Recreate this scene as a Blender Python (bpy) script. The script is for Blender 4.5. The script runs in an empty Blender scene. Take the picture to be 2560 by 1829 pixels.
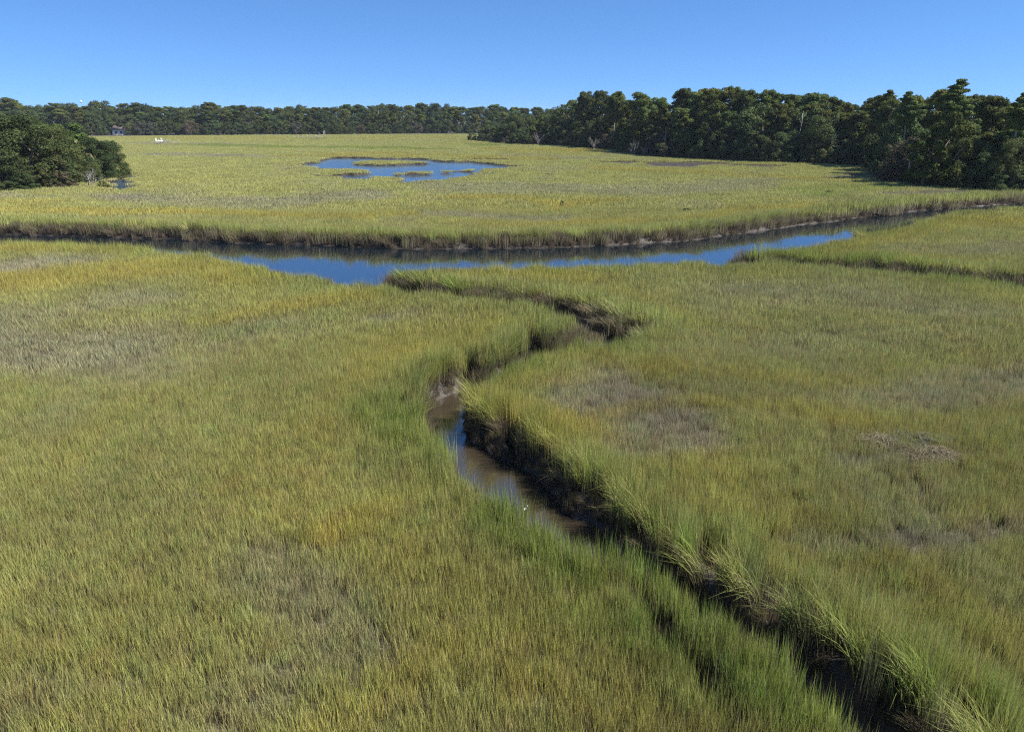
import bpy, math, random
import numpy as np
from mathutils import Vector, Matrix, Euler

rng = np.random.default_rng(7)
random.seed(7)
scene = bpy.context.scene
col = scene.collection

# ------------------------------------------------------------------ camera model
CAM_H = 12.0
PITCH = math.radians(19.0)
FPX = 1828.0
S = 2560 / 2273.0           # survey sheet units -> photo pixels
CP, SP = math.cos(PITCH), math.sin(PITCH)

def ground(px, py, z=0.0):
    """photo pixel -> world point on the level z"""
    px = np.asarray(px, float); py = np.asarray(py, float)
    u = (px - 1280) / FPX; v = (914.5 - py) / FPX
    dz = v * CP - SP; dy = CP + v * SP
    t = (z - CAM_H) / dz
    return u * t, dy * t

def to_px(x, y, z=0.4):
    d = y * CP - (z - CAM_H) * SP
    d = np.maximum(d, 0.01)
    up = y * SP + (z - CAM_H) * CP
    return 1280 + FPX * x / d, 914.5 - FPX * up / d

def z_at(py, y):
    v = (914.5 - py) / FPX
    return CAM_H + y * (v * CP - SP) / (CP + v * SP)

def x_at(px, y, z=5.0):
    return (px - 1280) / FPX * (y * CP - (z - CAM_H) * SP)

# ------------------------------------------------------------------ noise
def _h(ix, iy, seed):
    n = (ix.astype(np.int64) * 374761393 + iy.astype(np.int64) * 668265263 + seed * 1442695041) & 0xffffffff
    n = ((n ^ (n >> 13)) * 1274126177) & 0xffffffff
    return ((n ^ (n >> 16)) & 0xffff) / 65535.0

def vnoise(x, y, seed=0):
    x0 = np.floor(x); y0 = np.floor(y); fx = x - x0; fy = y - y0
    fx = fx * fx * (3 - 2 * fx); fy = fy * fy * (3 - 2 * fy)
    a = _h(x0, y0, seed); b = _h(x0 + 1, y0, seed); c = _h(x0, y0 + 1, seed); d = _h(x0 + 1, y0 + 1, seed)
    return a + (b - a) * fx + (c - a) * fy + (a - b - c + d) * fx * fy

def fbm(x, y, seed=0, oct=4):
    s = 0; a = 1; t = 0
    for i in range(oct):
        s = s + a * vnoise(x * 2 ** i, y * 2 ** i, seed + i * 17); t += a; a *= .5
    return s / t

def sstep(a, b, x):
    t = np.clip((x - a) / (b - a), 0, 1); return t * t * (3 - 2 * t)

# ------------------------------------------------------------------ channels (from survey sheet units)
def P(pts, zdef=None):
    out = []
    for p in pts:
        z = p[2] if len(p) > 2 else zdef
        x, y = ground(p[0] * S, p[1] * S, z); out.append((float(x), float(y)))
    return np.array(out)

WL = -.68
river_far = P([(-260,512),(0,521),(200,526),(400,531),(480,538),(560,541),(700,545),(850,552),(1000,553),(1150,552),(1300,548),(1420,542),(1550,532),(1650,518),(1750,503),(1850,491),(1950,479),(2050,468),(2140,461),(2273,451),(2450,440)], WL)
river_near = P([(-260,520),(0,532),(150,533),(300,542),(360,549),(450,555),(480,563),(570,580),(605,588),(650,598),(700,603),(760,610),(785,622),(805,613),(830,600),(870,592),(950,587),(1100,586),(1250,583),(1400,579),(1450,572),(1560,568),(1612,578),(1628,556),(1700,550),(1760,546),(1830,534),(1900,517),(2000,498),(2100,472),(2150,463),(2273,453),(2450,441)], .72)
river = np.vstack([river_far, river_near[::-1]])
creekB = P([(1042,866,WL),(1004,872,WL),(956,893,WL),(946,918,.2),(960,950,.5),(985,968,.7),(1006,1006,.7),(1044,1044,.7),(1082,1074,.7),(1130,1090,.7),(1182,1122,.7),(1243,1162,.7),(1302,1200,.7),(1345,1235,.3),(1325,1205,WL),(1285,1160,WL),(1255,1125,WL),(1222,1085,WL),(1195,1058,WL),(1150,1036,WL),(1080,1003,WL),(1035,968,WL),(1028,935,WL),(1045,900,WL)])
creekA = (P([(800,618),(850,630),(930,646),(1050,660),(1180,671),(1250,688),(1310,712),(1375,735),(1372,752),(1335,762),(1270,768),(1205,783),(1150,810),(1085,842),(1055,862),(1036,874)], .1), [1.3,.7,.55,.5,.55,.7,.9,1.0,1.1,1.3,.8,.6,.5,.45,.45,.4])
creekC = (P([(1290,1175),(1350,1235),(1420,1292),(1500,1345),(1580,1400),(1660,1450),(1730,1497),(1795,1552),(1850,1604),(1905,1655),(1975,1720),(2060,1800)], -.7), [.62,.46,.38,.34,.34,.34,.36,.42,.55,.6,.6,.6])
creekE = (P([(1585,581),(1650,587),(1800,594),(1950,604),(2100,616),(2273,636),(2450,656)], .0), [.5,.5,.7,1.0,1.3,1.3,1.3])
gullyD = (P([(1425,1365),(1465,1430),(1520,1480),(1570,1535),(1600,1600)], -.2), [.08,.22,.26,.22,.1])
gullyF = (P([(1020,790),(1045,812),(1035,842)], 0), [.2,.35,.4])
gullyG = (P([(1185,745),(1190,785)], 0), [.5,.5])
gullyH = (P([(1130,958),(1140,975),(1150,1030)], 0), [.12,.15,.2])
gullyI = (P([(1540,1170),(1600,1250),(1680,1300),(1740,1370)], 0), [.05,.14,.14,.1])

def sd_poly(x, y, poly):
    n = len(poly); d2 = np.full(x.shape, 1e18); inside = np.zeros(x.shape, bool)
    for i in range(n):
        ax, ay = poly[i]; bx, by = poly[(i + 1) % n]
        ex, ey = bx - ax, by - ay
        wx, wy = x - ax, y - ay
        t = np.clip((wx * ex + wy * ey) / (ex * ex + ey * ey + 1e-12), 0, 1)
        d2 = np.minimum(d2, (wx - ex * t) ** 2 + (wy - ey * t) ** 2)
        c = (ay > y) != (by > y)
        if abs(ey) > 1e-12:
            inside ^= c & (x < ax + (y - ay) / ey * ex)
    d = np.sqrt(d2)
    return np.where(inside, -d, d)

def sd_line(x, y, line):
    pts, w = line; best = np.full(x.shape, 1e9)
    for i in range(len(pts) - 1):
        ax, ay = pts[i]; bx, by = pts[i + 1]
        ex, ey = bx - ax, by - ay; wx, wy = x - ax, y - ay
        t = np.clip((wx * ex + wy * ey) / (ex * ex + ey * ey + 1e-12), 0, 1)
        d = np.hypot(wx - ex * t, wy - ey * t) - (w[i] + (w[i + 1] - w[i]) * t)
        best = np.minimum(best, d)
    return best

def Z2(pts, k=0):   # second survey sheet; first k points are the waterline, the rest are grass tips
    a = []
    for i, (X, Y) in enumerate(pts):
        x, y = ground(640 + X / 3.53, 180 + Y / 3.53, -.33 if i < k else .28); a.append((float(x), float(y)))
    return np.array(a)
pond_outer = Z2([(380,816),(510,806),(600,772),(660,763),(720,757),(850,760),(1000,762),(1080,772),(1300,768),(1550,772),(1620,790),(1850,797),(2000,808),(2140,820),(2350,840),(2150,852),(2000,852),(1950,890),(1800,930),(1500,955),(1240,965),(1225,925),(1100,915),(960,935),(880,948),(700,925),(400,906),(560,898),(700,888),(990,884),(985,860),(750,853),(560,854),(450,834)], 15)
pond_isles = [Z2([(1552,812),(1200,828),(950,826),(850,802),(950,782),(1300,782),(1540,792)], 3),
              Z2([(1595,905),(1300,912),(1205,900),(1300,878),(1500,876),(1600,888)], 2),
              Z2([(1955,880),(1700,888),(1630,876),(1750,852),(1930,857)], 2)]
def Z1(pts):
    a = []
    for i, (X, Y) in enumerate(pts):
        x, y = ground(X / 6.01, 230 + Y / 6.01, -.33 if i < 4 else .3); a.append((float(x), float(y)))
    return np.array(a)
pool_left = Z1([(1580,1380),(1760,1355),(1880,1300),(2000,1250),(2030,1330),(2010,1410),(1900,1470),(1760,1500),(1620,1450)])
pool_mid = P([(1208,388),(1222,386),(1232,390),(1218,396)], -.1)
PONDS = [pond_outer, pool_left, pool_mid]

def s_channel(x, y):
    wob = (fbm(x * .9, y * .9, 5, 3) - .5)
    wob2 = (fbm(x * .22, y * .22, 55, 2) - .5)
    amp = np.where(y > 38, 1.0, .42)
    s = sd_poly(x, y, river)
    s = np.minimum(s, sd_poly(x, y, creekB))
    for l in (creekA, creekC, creekE): s = np.minimum(s, sd_line(x, y, l))
    return s + amp * wob * .9 + np.where(y > 38, wob2 * .9, 0)

def s_gully(x, y):
    s = np.full(x.shape, 1e9)
    for l in (gullyD, gullyF, gullyG, gullyH, gullyI): s = np.minimum(s, sd_line(x, y, l))
    return s + (fbm(x * 2, y * 2, 9, 2) - .5) * .25

def s_pond(x, y):
    o = sd_poly(x, y, pond_outer)
    for i in pond_isles: o = np.maximum(o, -sd_poly(x, y, i))
    o = np.minimum(o, sd_poly(x, y, pool_left)); o = np.minimum(o, sd_poly(x, y, pool_mid))
    return o + (fbm(x * .42, y * .26, 21, 4) - .5) * 5.0 - .1

def culled(fn, x, y, m, far=1e3):
    out = np.full(x.shape, far)
    if m.any(): out[m] = fn(x[m], y[m])
    return out

def near_mask(x, y):
    return (y > 4) & (y < 150) & (np.abs(x) < 160)
def pond_mask(x, y):
    return (y > 95) & (y < 260) & (np.abs(x) < 140)

def fields(x, y):
    sc = culled(s_channel, x, y, near_mask(x, y))
    sg = culled(s_gully, x, y, (y > 8) & (y < 60) & (np.abs(x) < 30))
    sp = culled(s_pond, x, y, pond_mask(x, y))
    return sc, sg, sp

def height(x, y, sc, sg, sp):
    z = (fbm(x * .5, y * .5, 3, 3) - .5) * .10 + (fbm(x * 2.5, y * 2.5, 31, 2) - .5) * .06
    # channel
    bw = np.where(y > 38, 1.5, .42)
    bank = WL - .02 - WL * sstep(-.2, 1, sc / bw) + np.where(sc < 0, -.55 * sstep(0, 1.2, -sc), 0)
    lump = (fbm(x * 2.2, y * 2.2, 41, 3) - .5) * .5 * np.exp(-((sc - .45 * bw) / (.4 * bw)) ** 2)
    zc = bank + lump * .6 + z * sstep(0, 1.2, sc)
    zc = np.where(sc < 0, np.minimum(zc, WL - .02 + sc * .3), zc)
    zg = -.75 + .75 * sstep(-.15, .4, sg) + z
    zp = -.6 + .6 * sstep(-1.0, .9, sp) + z
    return np.minimum(np.minimum(np.where(sc < 900, zc, z), np.where(sg < 900, zg, z)), np.where(sp < 900, zp, z))

# ------------------------------------------------------------------ vegetation maps (strokes: points, half height, weight)
GOLD = [([(0,632),(120,616),(250,598),(400,590),(560,612)],17,1),([(420,716),(560,690),(700,665),(800,652)],9,.75),
 ([(0,545),(200,548),(350,556)],6,.6),([(0,462),(300,470),(600,474),(850,482),(960,476)],5,.8),([(0,445),(90,448)],5,.6),
 ([(980,434),(1150,440),(1230,460)],4,.8),([(1230,465),(1330,452),(1400,447)],4,.8),([(1100,500),(1400,492),(1600,472),(1800,452)],5,.7),
 ([(880,600),(1100,603),(1300,613)],8,.8),([(1000,730),(880,760),(930,810)],26,.35),([(1080,900),(1180,950),(1250,990),(1330,960)],36,.8),
 ([(1400,915),(1550,888),(1800,905),(1950,930)],10,.5),([(1680,548),(1850,545),(2050,500),(2120,480)],9,.8),([(1800,565),(2100,568)],7,.5),
 ([(2120,490),(2273,495)],8,.8),([(620,345),(900,343),(1200,352)],2.5,.6),([(1350,372),(1700,392),(1950,402)],3,.6),([(1130,332),(1330,335)],2.5,.9),
 ([(700,1185),(880,1110)],16,.5),([(700,1620),(850,1540),(1000,1450)],30,.4),([(1100,1500),(1300,1560)],30,.25),([(300,306),(700,308),(1000,306)],2,.5),
 ([(1300,800),(1700,830),(1900,845)],12,.35),([(1200,850),(1300,840)],14,.5)]
DRY = [([(0,592),(120,578),(190,572)],13,.9),([(0,690),(120,690),(330,650)],16,.5),([(0,740),(120,765),(260,775)],45,.75),
 ([(580,1240),(700,1340),(760,1420)],50,.5),([(500,1560),(620,1480)],40,.35),([(1370,870),(1430,910),(1470,965)],42,1.4),([(1500,890),(1560,960)],34,1.0),
 ([(1700,650),(2200,690)],22,.35),([(2020,870),(2273,830)],28,.7),([(1900,1190),(2100,1180),(2273,1160)],18,.7),([(1560,1220),(1660,1290),(1760,1370)],18,.7),
 ([(250,436),(600,448),(800,432)],9,.7),([(950,412),(1500,424),(1700,405)],10,.55),([(1000,470),(1260,482)],5,.7),([(280,342),(600,347)],3,.8),
 ([(290,318),(560,322)],2,1),([(1830,394),(2000,391)],4,.7),([(2000,428),(2150,428),(2273,442)],4,1.0),([(1900,545),(2273,545)],12,.45),
 ([(400,760),(620,720)],18,.4),([(850,700),(900,690)],8,.6),([(700,362),(640,372)],4,.5),([(0,428),(200,432)],4,.6),([(1500,760),(2200,740)],22,.25),
 ([(1950,1010),(2100,1000)],14,.5),([(0,1560),(150,1480)],30,.3),([(1100,345),(1300,352)],2,.5)]
GREEN = [([(1150,1165),(1240,1220),(1330,1290)],30,.9),([(1500,1400),(1600,1470),(1750,1560)],35,1.0),([(1370,1180),(1500,1270),(1600,1340)],35,.6),
 ([(860,900),(930,960)],30,.7),([(1100,850),(1180,830)],12,.8),([(1980,415),(1750,425),(1900,430)],6,.5),([(400,321),(700,327),(1030,331)],1.6,1.0),
 ([(1640,575),(1800,582),(2000,596),(2273,622)],9,.9),([(820,615),(950,630),(1150,655)],7,.8),([(1000,270)],1,0),([(450,740),(650,720)],8,.4),
 ([(1040,322),(1090,322)],2,1.3),([(1820,435),(1850,435)],3,1),([(1900,1480),(2200,1560)],30,.4),([(1350,1380),(1420,1440)],20,.5)]
BARE = [([(1308,358),(1395,358)],2.2,1.1),([(1420,364),(1560,363),(1690,367)],4.2,1.5),([(530,351),(555,351)],1.3,1.3),([(1000,352),(1110,352)],1.2,1.2),([(560,364),(640,363)],1.2,1.2),([(1110,368),(1180,369)],1.2,1.1),([(860,404),(960,405)],1.2,.9),([(590,372),(660,372)],1.1,.9),([(1980,396),(1996,400)],3,1)]

def stroke_map(X, Y, strokes, aniso=4.0):
    out = np.zeros(X.shape)
    for pts, ry, w in strokes:
        a = 4.0 if ry < 30 else 2.0
        xs = [p[0] for p in pts]; ys = [p[1] for p in pts]
        m = (X > min(xs) - ry * a * 2.2) & (X < max(xs) + ry * a * 2.2) & (Y > min(ys) - ry * 2.2) & (Y < max(ys) + ry * 2.2)
        if not m.any(): continue
        x = X[m] / a; y = Y[m]; d = np.full(x.shape, 1e9)
        if len(pts) == 1: pts = pts + pts
        for (ax, ay), (bx, by) in zip(pts[:-1], pts[1:]):
            ax, bx = ax / a, bx / a; ex, ey = bx - ax, by - ay
            t = np.clip(((x - ax) * ex + (y - ay) * ey) / (ex * ex + ey * ey + 1e-9), 0, 1)
            d = np.minimum(d, np.hypot(x - ax - ex * t, y - ay - ey * t))
        v = w * (1 - sstep(.45, 1.9, d / ry))
        out[m] = np.maximum(out[m], v)
    return out

def veg(x, y, sc, sg, sp):
    # wobble so that the patches get natural edges
    rad = np.hypot(x, y); fq = 6.0 / (rad + 25)
    wx = (fbm(x * .10, y * .10, 71, 3) - .5) * (.10 * rad + .6); wy = (fbm(x * .10 + 40, y * .10, 73, 3) - .5) * (.08 * rad + .6)
    px, py = to_px(x + wx, np.maximum(y + wy, 3)); X, Y = px / S, py / S
    inside = (X > -120) & (X < 2400) & (y > 0)
    g = stroke_map(X, Y, GOLD); d = stroke_map(X, Y, DRY); gr = stroke_map(X, Y, GREEN); b = stroke_map(X, Y, BARE)
    n1 = fbm(x * .045 + 9, y * .03, 101, 4); n2 = fbm(x * .16, y * .09, 131, 4); n3 = fbm(x * .7, y * .7, 151, 3)
    g = np.clip(g * (.85 + .3 * n3) + .16 * sstep(.50, .75, n1) * (.6 + .6 * n2), 0, 1)
    d = np.clip(d * (.8 + .4 * n3) + .30 * sstep(.55, .75, n2) * (1 - g), 0, 1)
    bsc = np.clip(sc, 0, 60); band = (.5 + .5 * np.sin(bsc * (.55 + .25 * n1) + 7 * n2 + 3 * n1)) ** 2 * np.exp(-bsc / 22) * sstep(1.5, 4, bsc)
    g = np.clip(g + .4 * band * (1 - d), 0, 1); d = d * (1 - .3 * band)
    edge = np.exp(-np.clip(sc - .3, 0, 99) / np.where(y > 38, 2.6, 1.1))
    edge = np.maximum(edge, .7 * np.exp(-np.clip(sg, 0, 99) / .8))
    d = d * (1 - edge)
    gr = np.clip(gr + edge * (.35 + .7 * n3), 0, 1)
    return g, d, gr, b, edge, n1, n2, n3

C_BASE = np.array([.335, .338, .112]); C_GOLD = np.array([.415, .358, .082]); C_DRY = np.array([.345, .325, .225])
C_GREEN = np.array([.235, .300, .062]); C_STEM = np.array([.17, .14, .10])

# ------------------------------------------------------------------ object helpers
def tag(o, label=None, cat=None, group=None, kind=None):
    if label: o["label"] = label
    if cat: o["category"] = cat
    if group: o["group"] = group
    if kind: o["kind"] = kind
    return o

def mesh_from(name, verts, faces_list, mat=None, smooth=False, attrs=None):
    """faces_list: list of (k, array(n,k))"""
    me = bpy.data.meshes.new(name)
    verts = np.asarray(verts, np.float32)
    me.vertices.add(len(verts)); me.vertices.foreach_set("co", verts.ravel())
    idx = []; starts = []; totals = []; s = 0
    for f in faces_list:
        f = np.asarray(f, np.int32)
        if f.size == 0: continue
        n, k = f.shape
        idx.append(f.ravel()); starts.append(s + np.arange(n) * k); totals.append(np.full(n, k)); s += n * k
    idx = np.concatenate(idx); starts = np.concatenate(starts); totals = np.concatenate(totals)
    me.loops.add(len(idx)); me.loops.foreach_set("vertex_index", idx.astype(np.int32))
    me.polygons.add(len(starts)); me.polygons.foreach_set("loop_start", starts.astype(np.int32))
    me.polygons.foreach_set("loop_total", totals.astype(np.int32))
    if smooth: me.polygons.foreach_set("use_smooth", np.ones(len(starts), bool))
    me.update(calc_edges=True)
    if attrs:
        for k, v in attrs.items():
            v = np.asarray(v, np.float32)
            if v.ndim == 1:
                a = me.attributes.new(k, 'FLOAT', 'POINT'); a.data.foreach_set("value", v)
            else:
                a = me.attributes.new(k, 'FLOAT_COLOR', 'POINT')
                a.data.foreach_set("color", np.concatenate([v, np.ones((len(v), 1))], 1).astype(np.float32).ravel())
    if mat: me.materials.append(mat)
    return me

def obj(name, me, parent=None, loc=(0, 0, 0)):
    o = bpy.data.objects.new(name, me); col.objects.link(o); o.location = loc
    if parent: o.parent = parent
    return o

def empty(name, loc=(0, 0, 0), rz=0, sc=1.0):
    o = bpy.data.objects.new(name, None); col.objects.link(o)
    o.location = loc; o.rotation_euler = (0, 0, rz); o.scale = (sc, sc, sc) if not hasattr(sc, '__len__') else sc
    o.empty_display_size = .3
    return o

class MB:
    def __init__(s): s.v = []; s.q = []; s.t = []; s.a = []
    def n(s): return sum(len(x) for x in s.v)
    def add(s, v, q=None, t=None, a=None):
        b = s.n(); v = np.asarray(v, float); s.v.append(v)
        if q is not None and len(q): s.q.append(np.asarray(q) + b)
        if t is not None and len(t): s.t.append(np.asarray(t) + b)
        s.a.append(np.full(len(v), .5) if a is None else np.asarray(a, float))
    def box(s, c, d, rz=0, rx=0, ry=0):
        x, y, z = [k / 2 for k in d]
        v = np.array([(-x,-y,-z),(x,-y,-z),(x,y,-z),(-x,y,-z),(-x,-y,z),(x,-y,z),(x,y,z),(-x,y,z)])
        R = np.array(Euler((rx, ry, rz)).to_matrix()); v = v @ R.T + np.array(c)
        s.add(v, [(0,3,2,1),(4,5,6,7),(0,1,5,4),(1,2,6,5),(2,3,7,6),(3,0,4,7)])
    def tube(s, pts, rad, sides=6, a=.5):
        pts = np.asarray(pts, float); n = len(pts); rings = []
        for i in range(n):
            d = pts[min(i + 1, n - 1)] - pts[max(i - 1, 0)]; d /= np.linalg.norm(d) + 1e-9
            u = np.cross(d, (0.3, .9, .1)); u /= np.linalg.norm(u) + 1e-9; w = np.cross(d, u)
            th = np.arange(sides) / sides * 2 * math.pi
            rings.append(pts[i] + rad[i] * (np.cos(th)[:, None] * u + np.sin(th)[:, None] * w))
        v = np.concatenate(rings); q = []
        for i in range(n - 1):
            for k in range(sides):
                k2 = (k + 1) % sides
                q.append((i * sides + k, i * sides + k2, (i + 1) * sides + k2, (i + 1) * sides + k))
        e = (n - 1) * sides
        t = [(e, e + k, e + k + 1) for k in range(1, sides - 1)] + [(0, k + 1, k) for k in range(1, sides - 1)]
        s.add(v, q, t, np.full(len(v), a))
    def mesh(s, name, mat, smooth=False):
        f = []
        if s.q: f.append(np.concatenate(s.q))
        if s.t: f.append(np.concatenate(s.t))
        return mesh_from(name, np.concatenate(s.v), f, mat, smooth, {"lv": np.concatenate(s.a)})

# ------------------------------------------------------------------ materials
def new_mat(name):
    m = bpy.data.materials.new(name); m.use_nodes = True
    nt = m.node_tree; nt.nodes.clear()
    return m, nt, nt.nodes, nt.links

def N(nt, t, **kw):
    n = nt.nodes.new(t)
    for k, v in kw.items():
        if k in ('inputs',):
            for kk, vv in v.items(): n.inputs[kk].default_value = vv
        else: setattr(n, k, v)
    return n

def ramp(nt, stops):
    r = nt.nodes.new('ShaderNodeValToRGB'); e = r.color_ramp.elements
    e[0].position = stops[0][0]; e[0].color = (*stops[0][1], 1)
    e[1].position = stops[-1][0]; e[1].color = (*stops[-1][1], 1)
    for p, c in stops[1:-1]:
        x = e.new(p); x.color = (*c, 1)
    return r

def simple(name, c, rough=.7, var=.15, scale=3.0, bump=0, metal=0):
    m, nt, nn, L = new_mat(name)
    out = N(nt, 'ShaderNodeOutputMaterial'); p = N(nt, 'ShaderNodeBsdfPrincipled')
    tc = N(nt, 'ShaderNodeTexCoord'); no = N(nt, 'ShaderNodeTexNoise'); no.inputs['Scale'].default_value = scale; no.inputs['Detail'].default_value = 5
    L.new(tc.outputs['Object'], no.inputs['Vector'])
    c = np.array(c)
    r = ramp(nt, [(.3, tuple(c * (1 - var))), (.7, tuple(np.minimum(c * (1 + var), 1)))])
    L.new(no.outputs['Fac'], r.inputs[0]); L.new(r.outputs[0], p.inputs['Base Color'])
    p.inputs['Roughness'].default_value = rough; p.inputs['Metallic'].default_value = metal
    if bump:
        b = N(nt, 'ShaderNodeBump'); b.inputs['Strength'].default_value = bump; L.new(no.outputs['Fac'], b.inputs['Height']); L.new(b.outputs[0], p.inputs['Normal'])
    L.new(p.outputs[0], out.inputs[0]); return m

def leaf_mat(name, c_lo, c_hi, objvar=.35, transl=.25, warm=(1.25, 1.05, .7)):
    m, nt, nn, L = new_mat(name)
    out = N(nt, 'ShaderNodeOutputMaterial')
    at = N(nt, 'ShaderNodeAttribute', attribute_name='lv')
    oi = N(nt, 'ShaderNodeObjectInfo')
    r = ramp(nt, [(0, c_lo), (1, c_hi)]); L.new(at.outputs['Fac'], r.inputs[0])
    mr = N(nt, 'ShaderNodeMapRange'); mr.inputs['To Min'].default_value = 1 - objvar; mr.inputs['To Max'].default_value = 1 + objvar
    L.new(oi.outputs['Random'], mr.inputs['Value'])
    mul = N(nt, 'ShaderNodeMix', data_type='RGBA', blend_type='MULTIPLY'); mul.inputs[0].default_value = 1
    L.new(r.outputs[0], mul.inputs[6])
    cmb = N(nt, 'ShaderNodeCombineColor')
    # per-tree hue: some trees warmer, some cooler
    mr2 = N(nt, 'ShaderNodeMath', operation='FRACT'); mm = N(nt, 'ShaderNodeMath', operation='MULTIPLY'); mm.inputs[1].default_value = 7.31
    L.new(oi.outputs['Random'], mm.inputs[0]); L.new(mm.outputs[0], mr2.inputs[0])
    mr3 = N(nt, 'ShaderNodeMapRange'); mr3.inputs['To Min'].default_value = .85; mr3.inputs['To Max'].default_value = warm[0]
    L.new(mr2.outputs[0], mr3.inputs['Value'])
    m1 = N(nt, 'ShaderNodeMath', operation='MULTIPLY'); L.new(mr.outputs[0], m1.inputs[0]); L.new(mr3.outputs[0], m1.inputs[1])
    mb = N(nt, 'ShaderNodeMath', operation='DIVIDE'); L.new(mr.outputs[0], mb.inputs[0]); L.new(mr3.outputs[0], mb.inputs[1])
    L.new(m1.outputs[0], cmb.inputs[0]); L.new(mr.outputs[0], cmb.inputs[1]); L.new(mb.outputs[0], cmb.inputs[2])
    L.new(cmb.outputs[0], mul.inputs[7])
    d = N(nt, 'ShaderNodeBsdfPrincipled'); d.inputs['Roughness'].default_value = .7; d.inputs['Specular IOR Level'].default_value = .12
    L.new(mul.outputs[2], d.inputs['Base Color'])
    t = N(nt, 'ShaderNodeBsdfTranslucent'); L.new(mul.outputs[2], t.inputs[0])
    mx = N(nt, 'ShaderNodeMixShader'); mx.inputs[0].default_value = transl
    L.new(d.outputs[0], mx.inputs[1]); L.new(t.outputs[0], mx.inputs[2]); L.new(mx.outputs[0], out.inputs[0])
    return m

M_bark = simple('bark', (.16, .13, .10), .9, .3, 2.0, .3)
M_palebark = simple('pale_bark', (.33, .30, .26), .85, .25, 2.5, .3)
M_dead = simple('dead_wood', (.24, .22, .20), .9, .25, 4.0)
M_pine = leaf_mat('pine_needles', (.036, .066, .019), (.165, .200, .052), .35, .3)
M_oak = leaf_mat('oak_leaves', (.028, .046, .016), (.122, .150, .048), .32, .28, (1.08,))
M_shrub = leaf_mat('shrub_leaves', (.035, .050, .022), (.10, .12, .055), .25, .25)
M_bright = leaf_mat('bright_leaves', (.035, .055, .012), (.11, .145, .03), .2, .25)
M_moss = leaf_mat('grey_moss_leaves', (.055, .060, .042), (.13, .13, .095), .2, .2)
M_palm = leaf_mat('palm_fronds', (.05, .08, .025), (.15, .16, .05), .1, .3)

# grass blade material
def grass_mat():
    m, nt, nn, L = new_mat('marsh_grass_blades')
    out = N(nt, 'ShaderNodeOutputMaterial')
    tc = N(nt, 'ShaderNodeAttribute', attribute_name='tcol', attribute_type='INSTANCER')
    bl = N(nt, 'ShaderNodeAttribute', attribute_name='bl')      # colour = (height along blade, random, dead)
    sep = N(nt, 'ShaderNodeSeparateColor'); L.new(bl.outputs['Color'], sep.inputs[0])
    # random per blade brightness
    mr = N(nt, 'ShaderNodeMapRange'); mr.inputs['To Min'].default_value = .6; mr.inputs['To Max'].default_value = 1.4
    L.new(sep.outputs[1], mr.inputs['Value'])
    mul = N(nt, 'ShaderNodeMix', data_type='RGBA', blend_type='MULTIPLY'); mul.inputs[0].default_value = 1
    L.new(tc.outputs['Color'], mul.inputs[6])
    cc = N(nt, 'ShaderNodeCombineColor'); L.new(mr.outputs[0], cc.inputs[0]); L.new(mr.outputs[0], cc.inputs[1]); L.new(mr.outputs[0], cc.inputs[2])
    L.new(cc.outputs[0], mul.inputs[7])
    # dead straw blades
    dm = N(nt, 'ShaderNodeMix', data_type='RGBA'); dm.inputs[7].default_value = (.34, .28, .17, 1)
    L.new(sep.outputs[2], dm.inputs[0]); L.new(mul.outputs[2], dm.inputs[6])
    # brown stems low down
    st = N(nt, 'ShaderNodeMapRange'); st.inputs['From Min'].default_value = .08; st.inputs['From Max'].default_value = .55
    L.new(sep.outputs[0], st.inputs['Value'])
    sm = N(nt, 'ShaderNodeMix', data_type='RGBA'); sm.inputs[6].default_value = (.15, .125, .085, 1)
    L.new(st.outputs[0], sm.inputs[0]); L.new(dm.outputs[2], sm.inputs[7])
    d = N(nt, 'ShaderNodeBsdfPrincipled'); d.inputs['Roughness'].default_value = .55; d.inputs['Specular IOR Level'].default_value = .25
    L.new(sm.outputs[2], d.inputs['Base Color'])
    t = N(nt, 'ShaderNodeBsdfTranslucent'); L.new(sm.outputs[2], t.inputs[0])
    mx = N(nt, 'ShaderNodeMixShader'); mx.inputs[0].default_value = .3
    L.new(d.outputs[0], mx.inputs[1]); L.new(t.outputs[0], mx.inputs[2]); L.new(mx.outputs[0], out.inputs[0])
    return m
M_grass = grass_mat()

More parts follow.
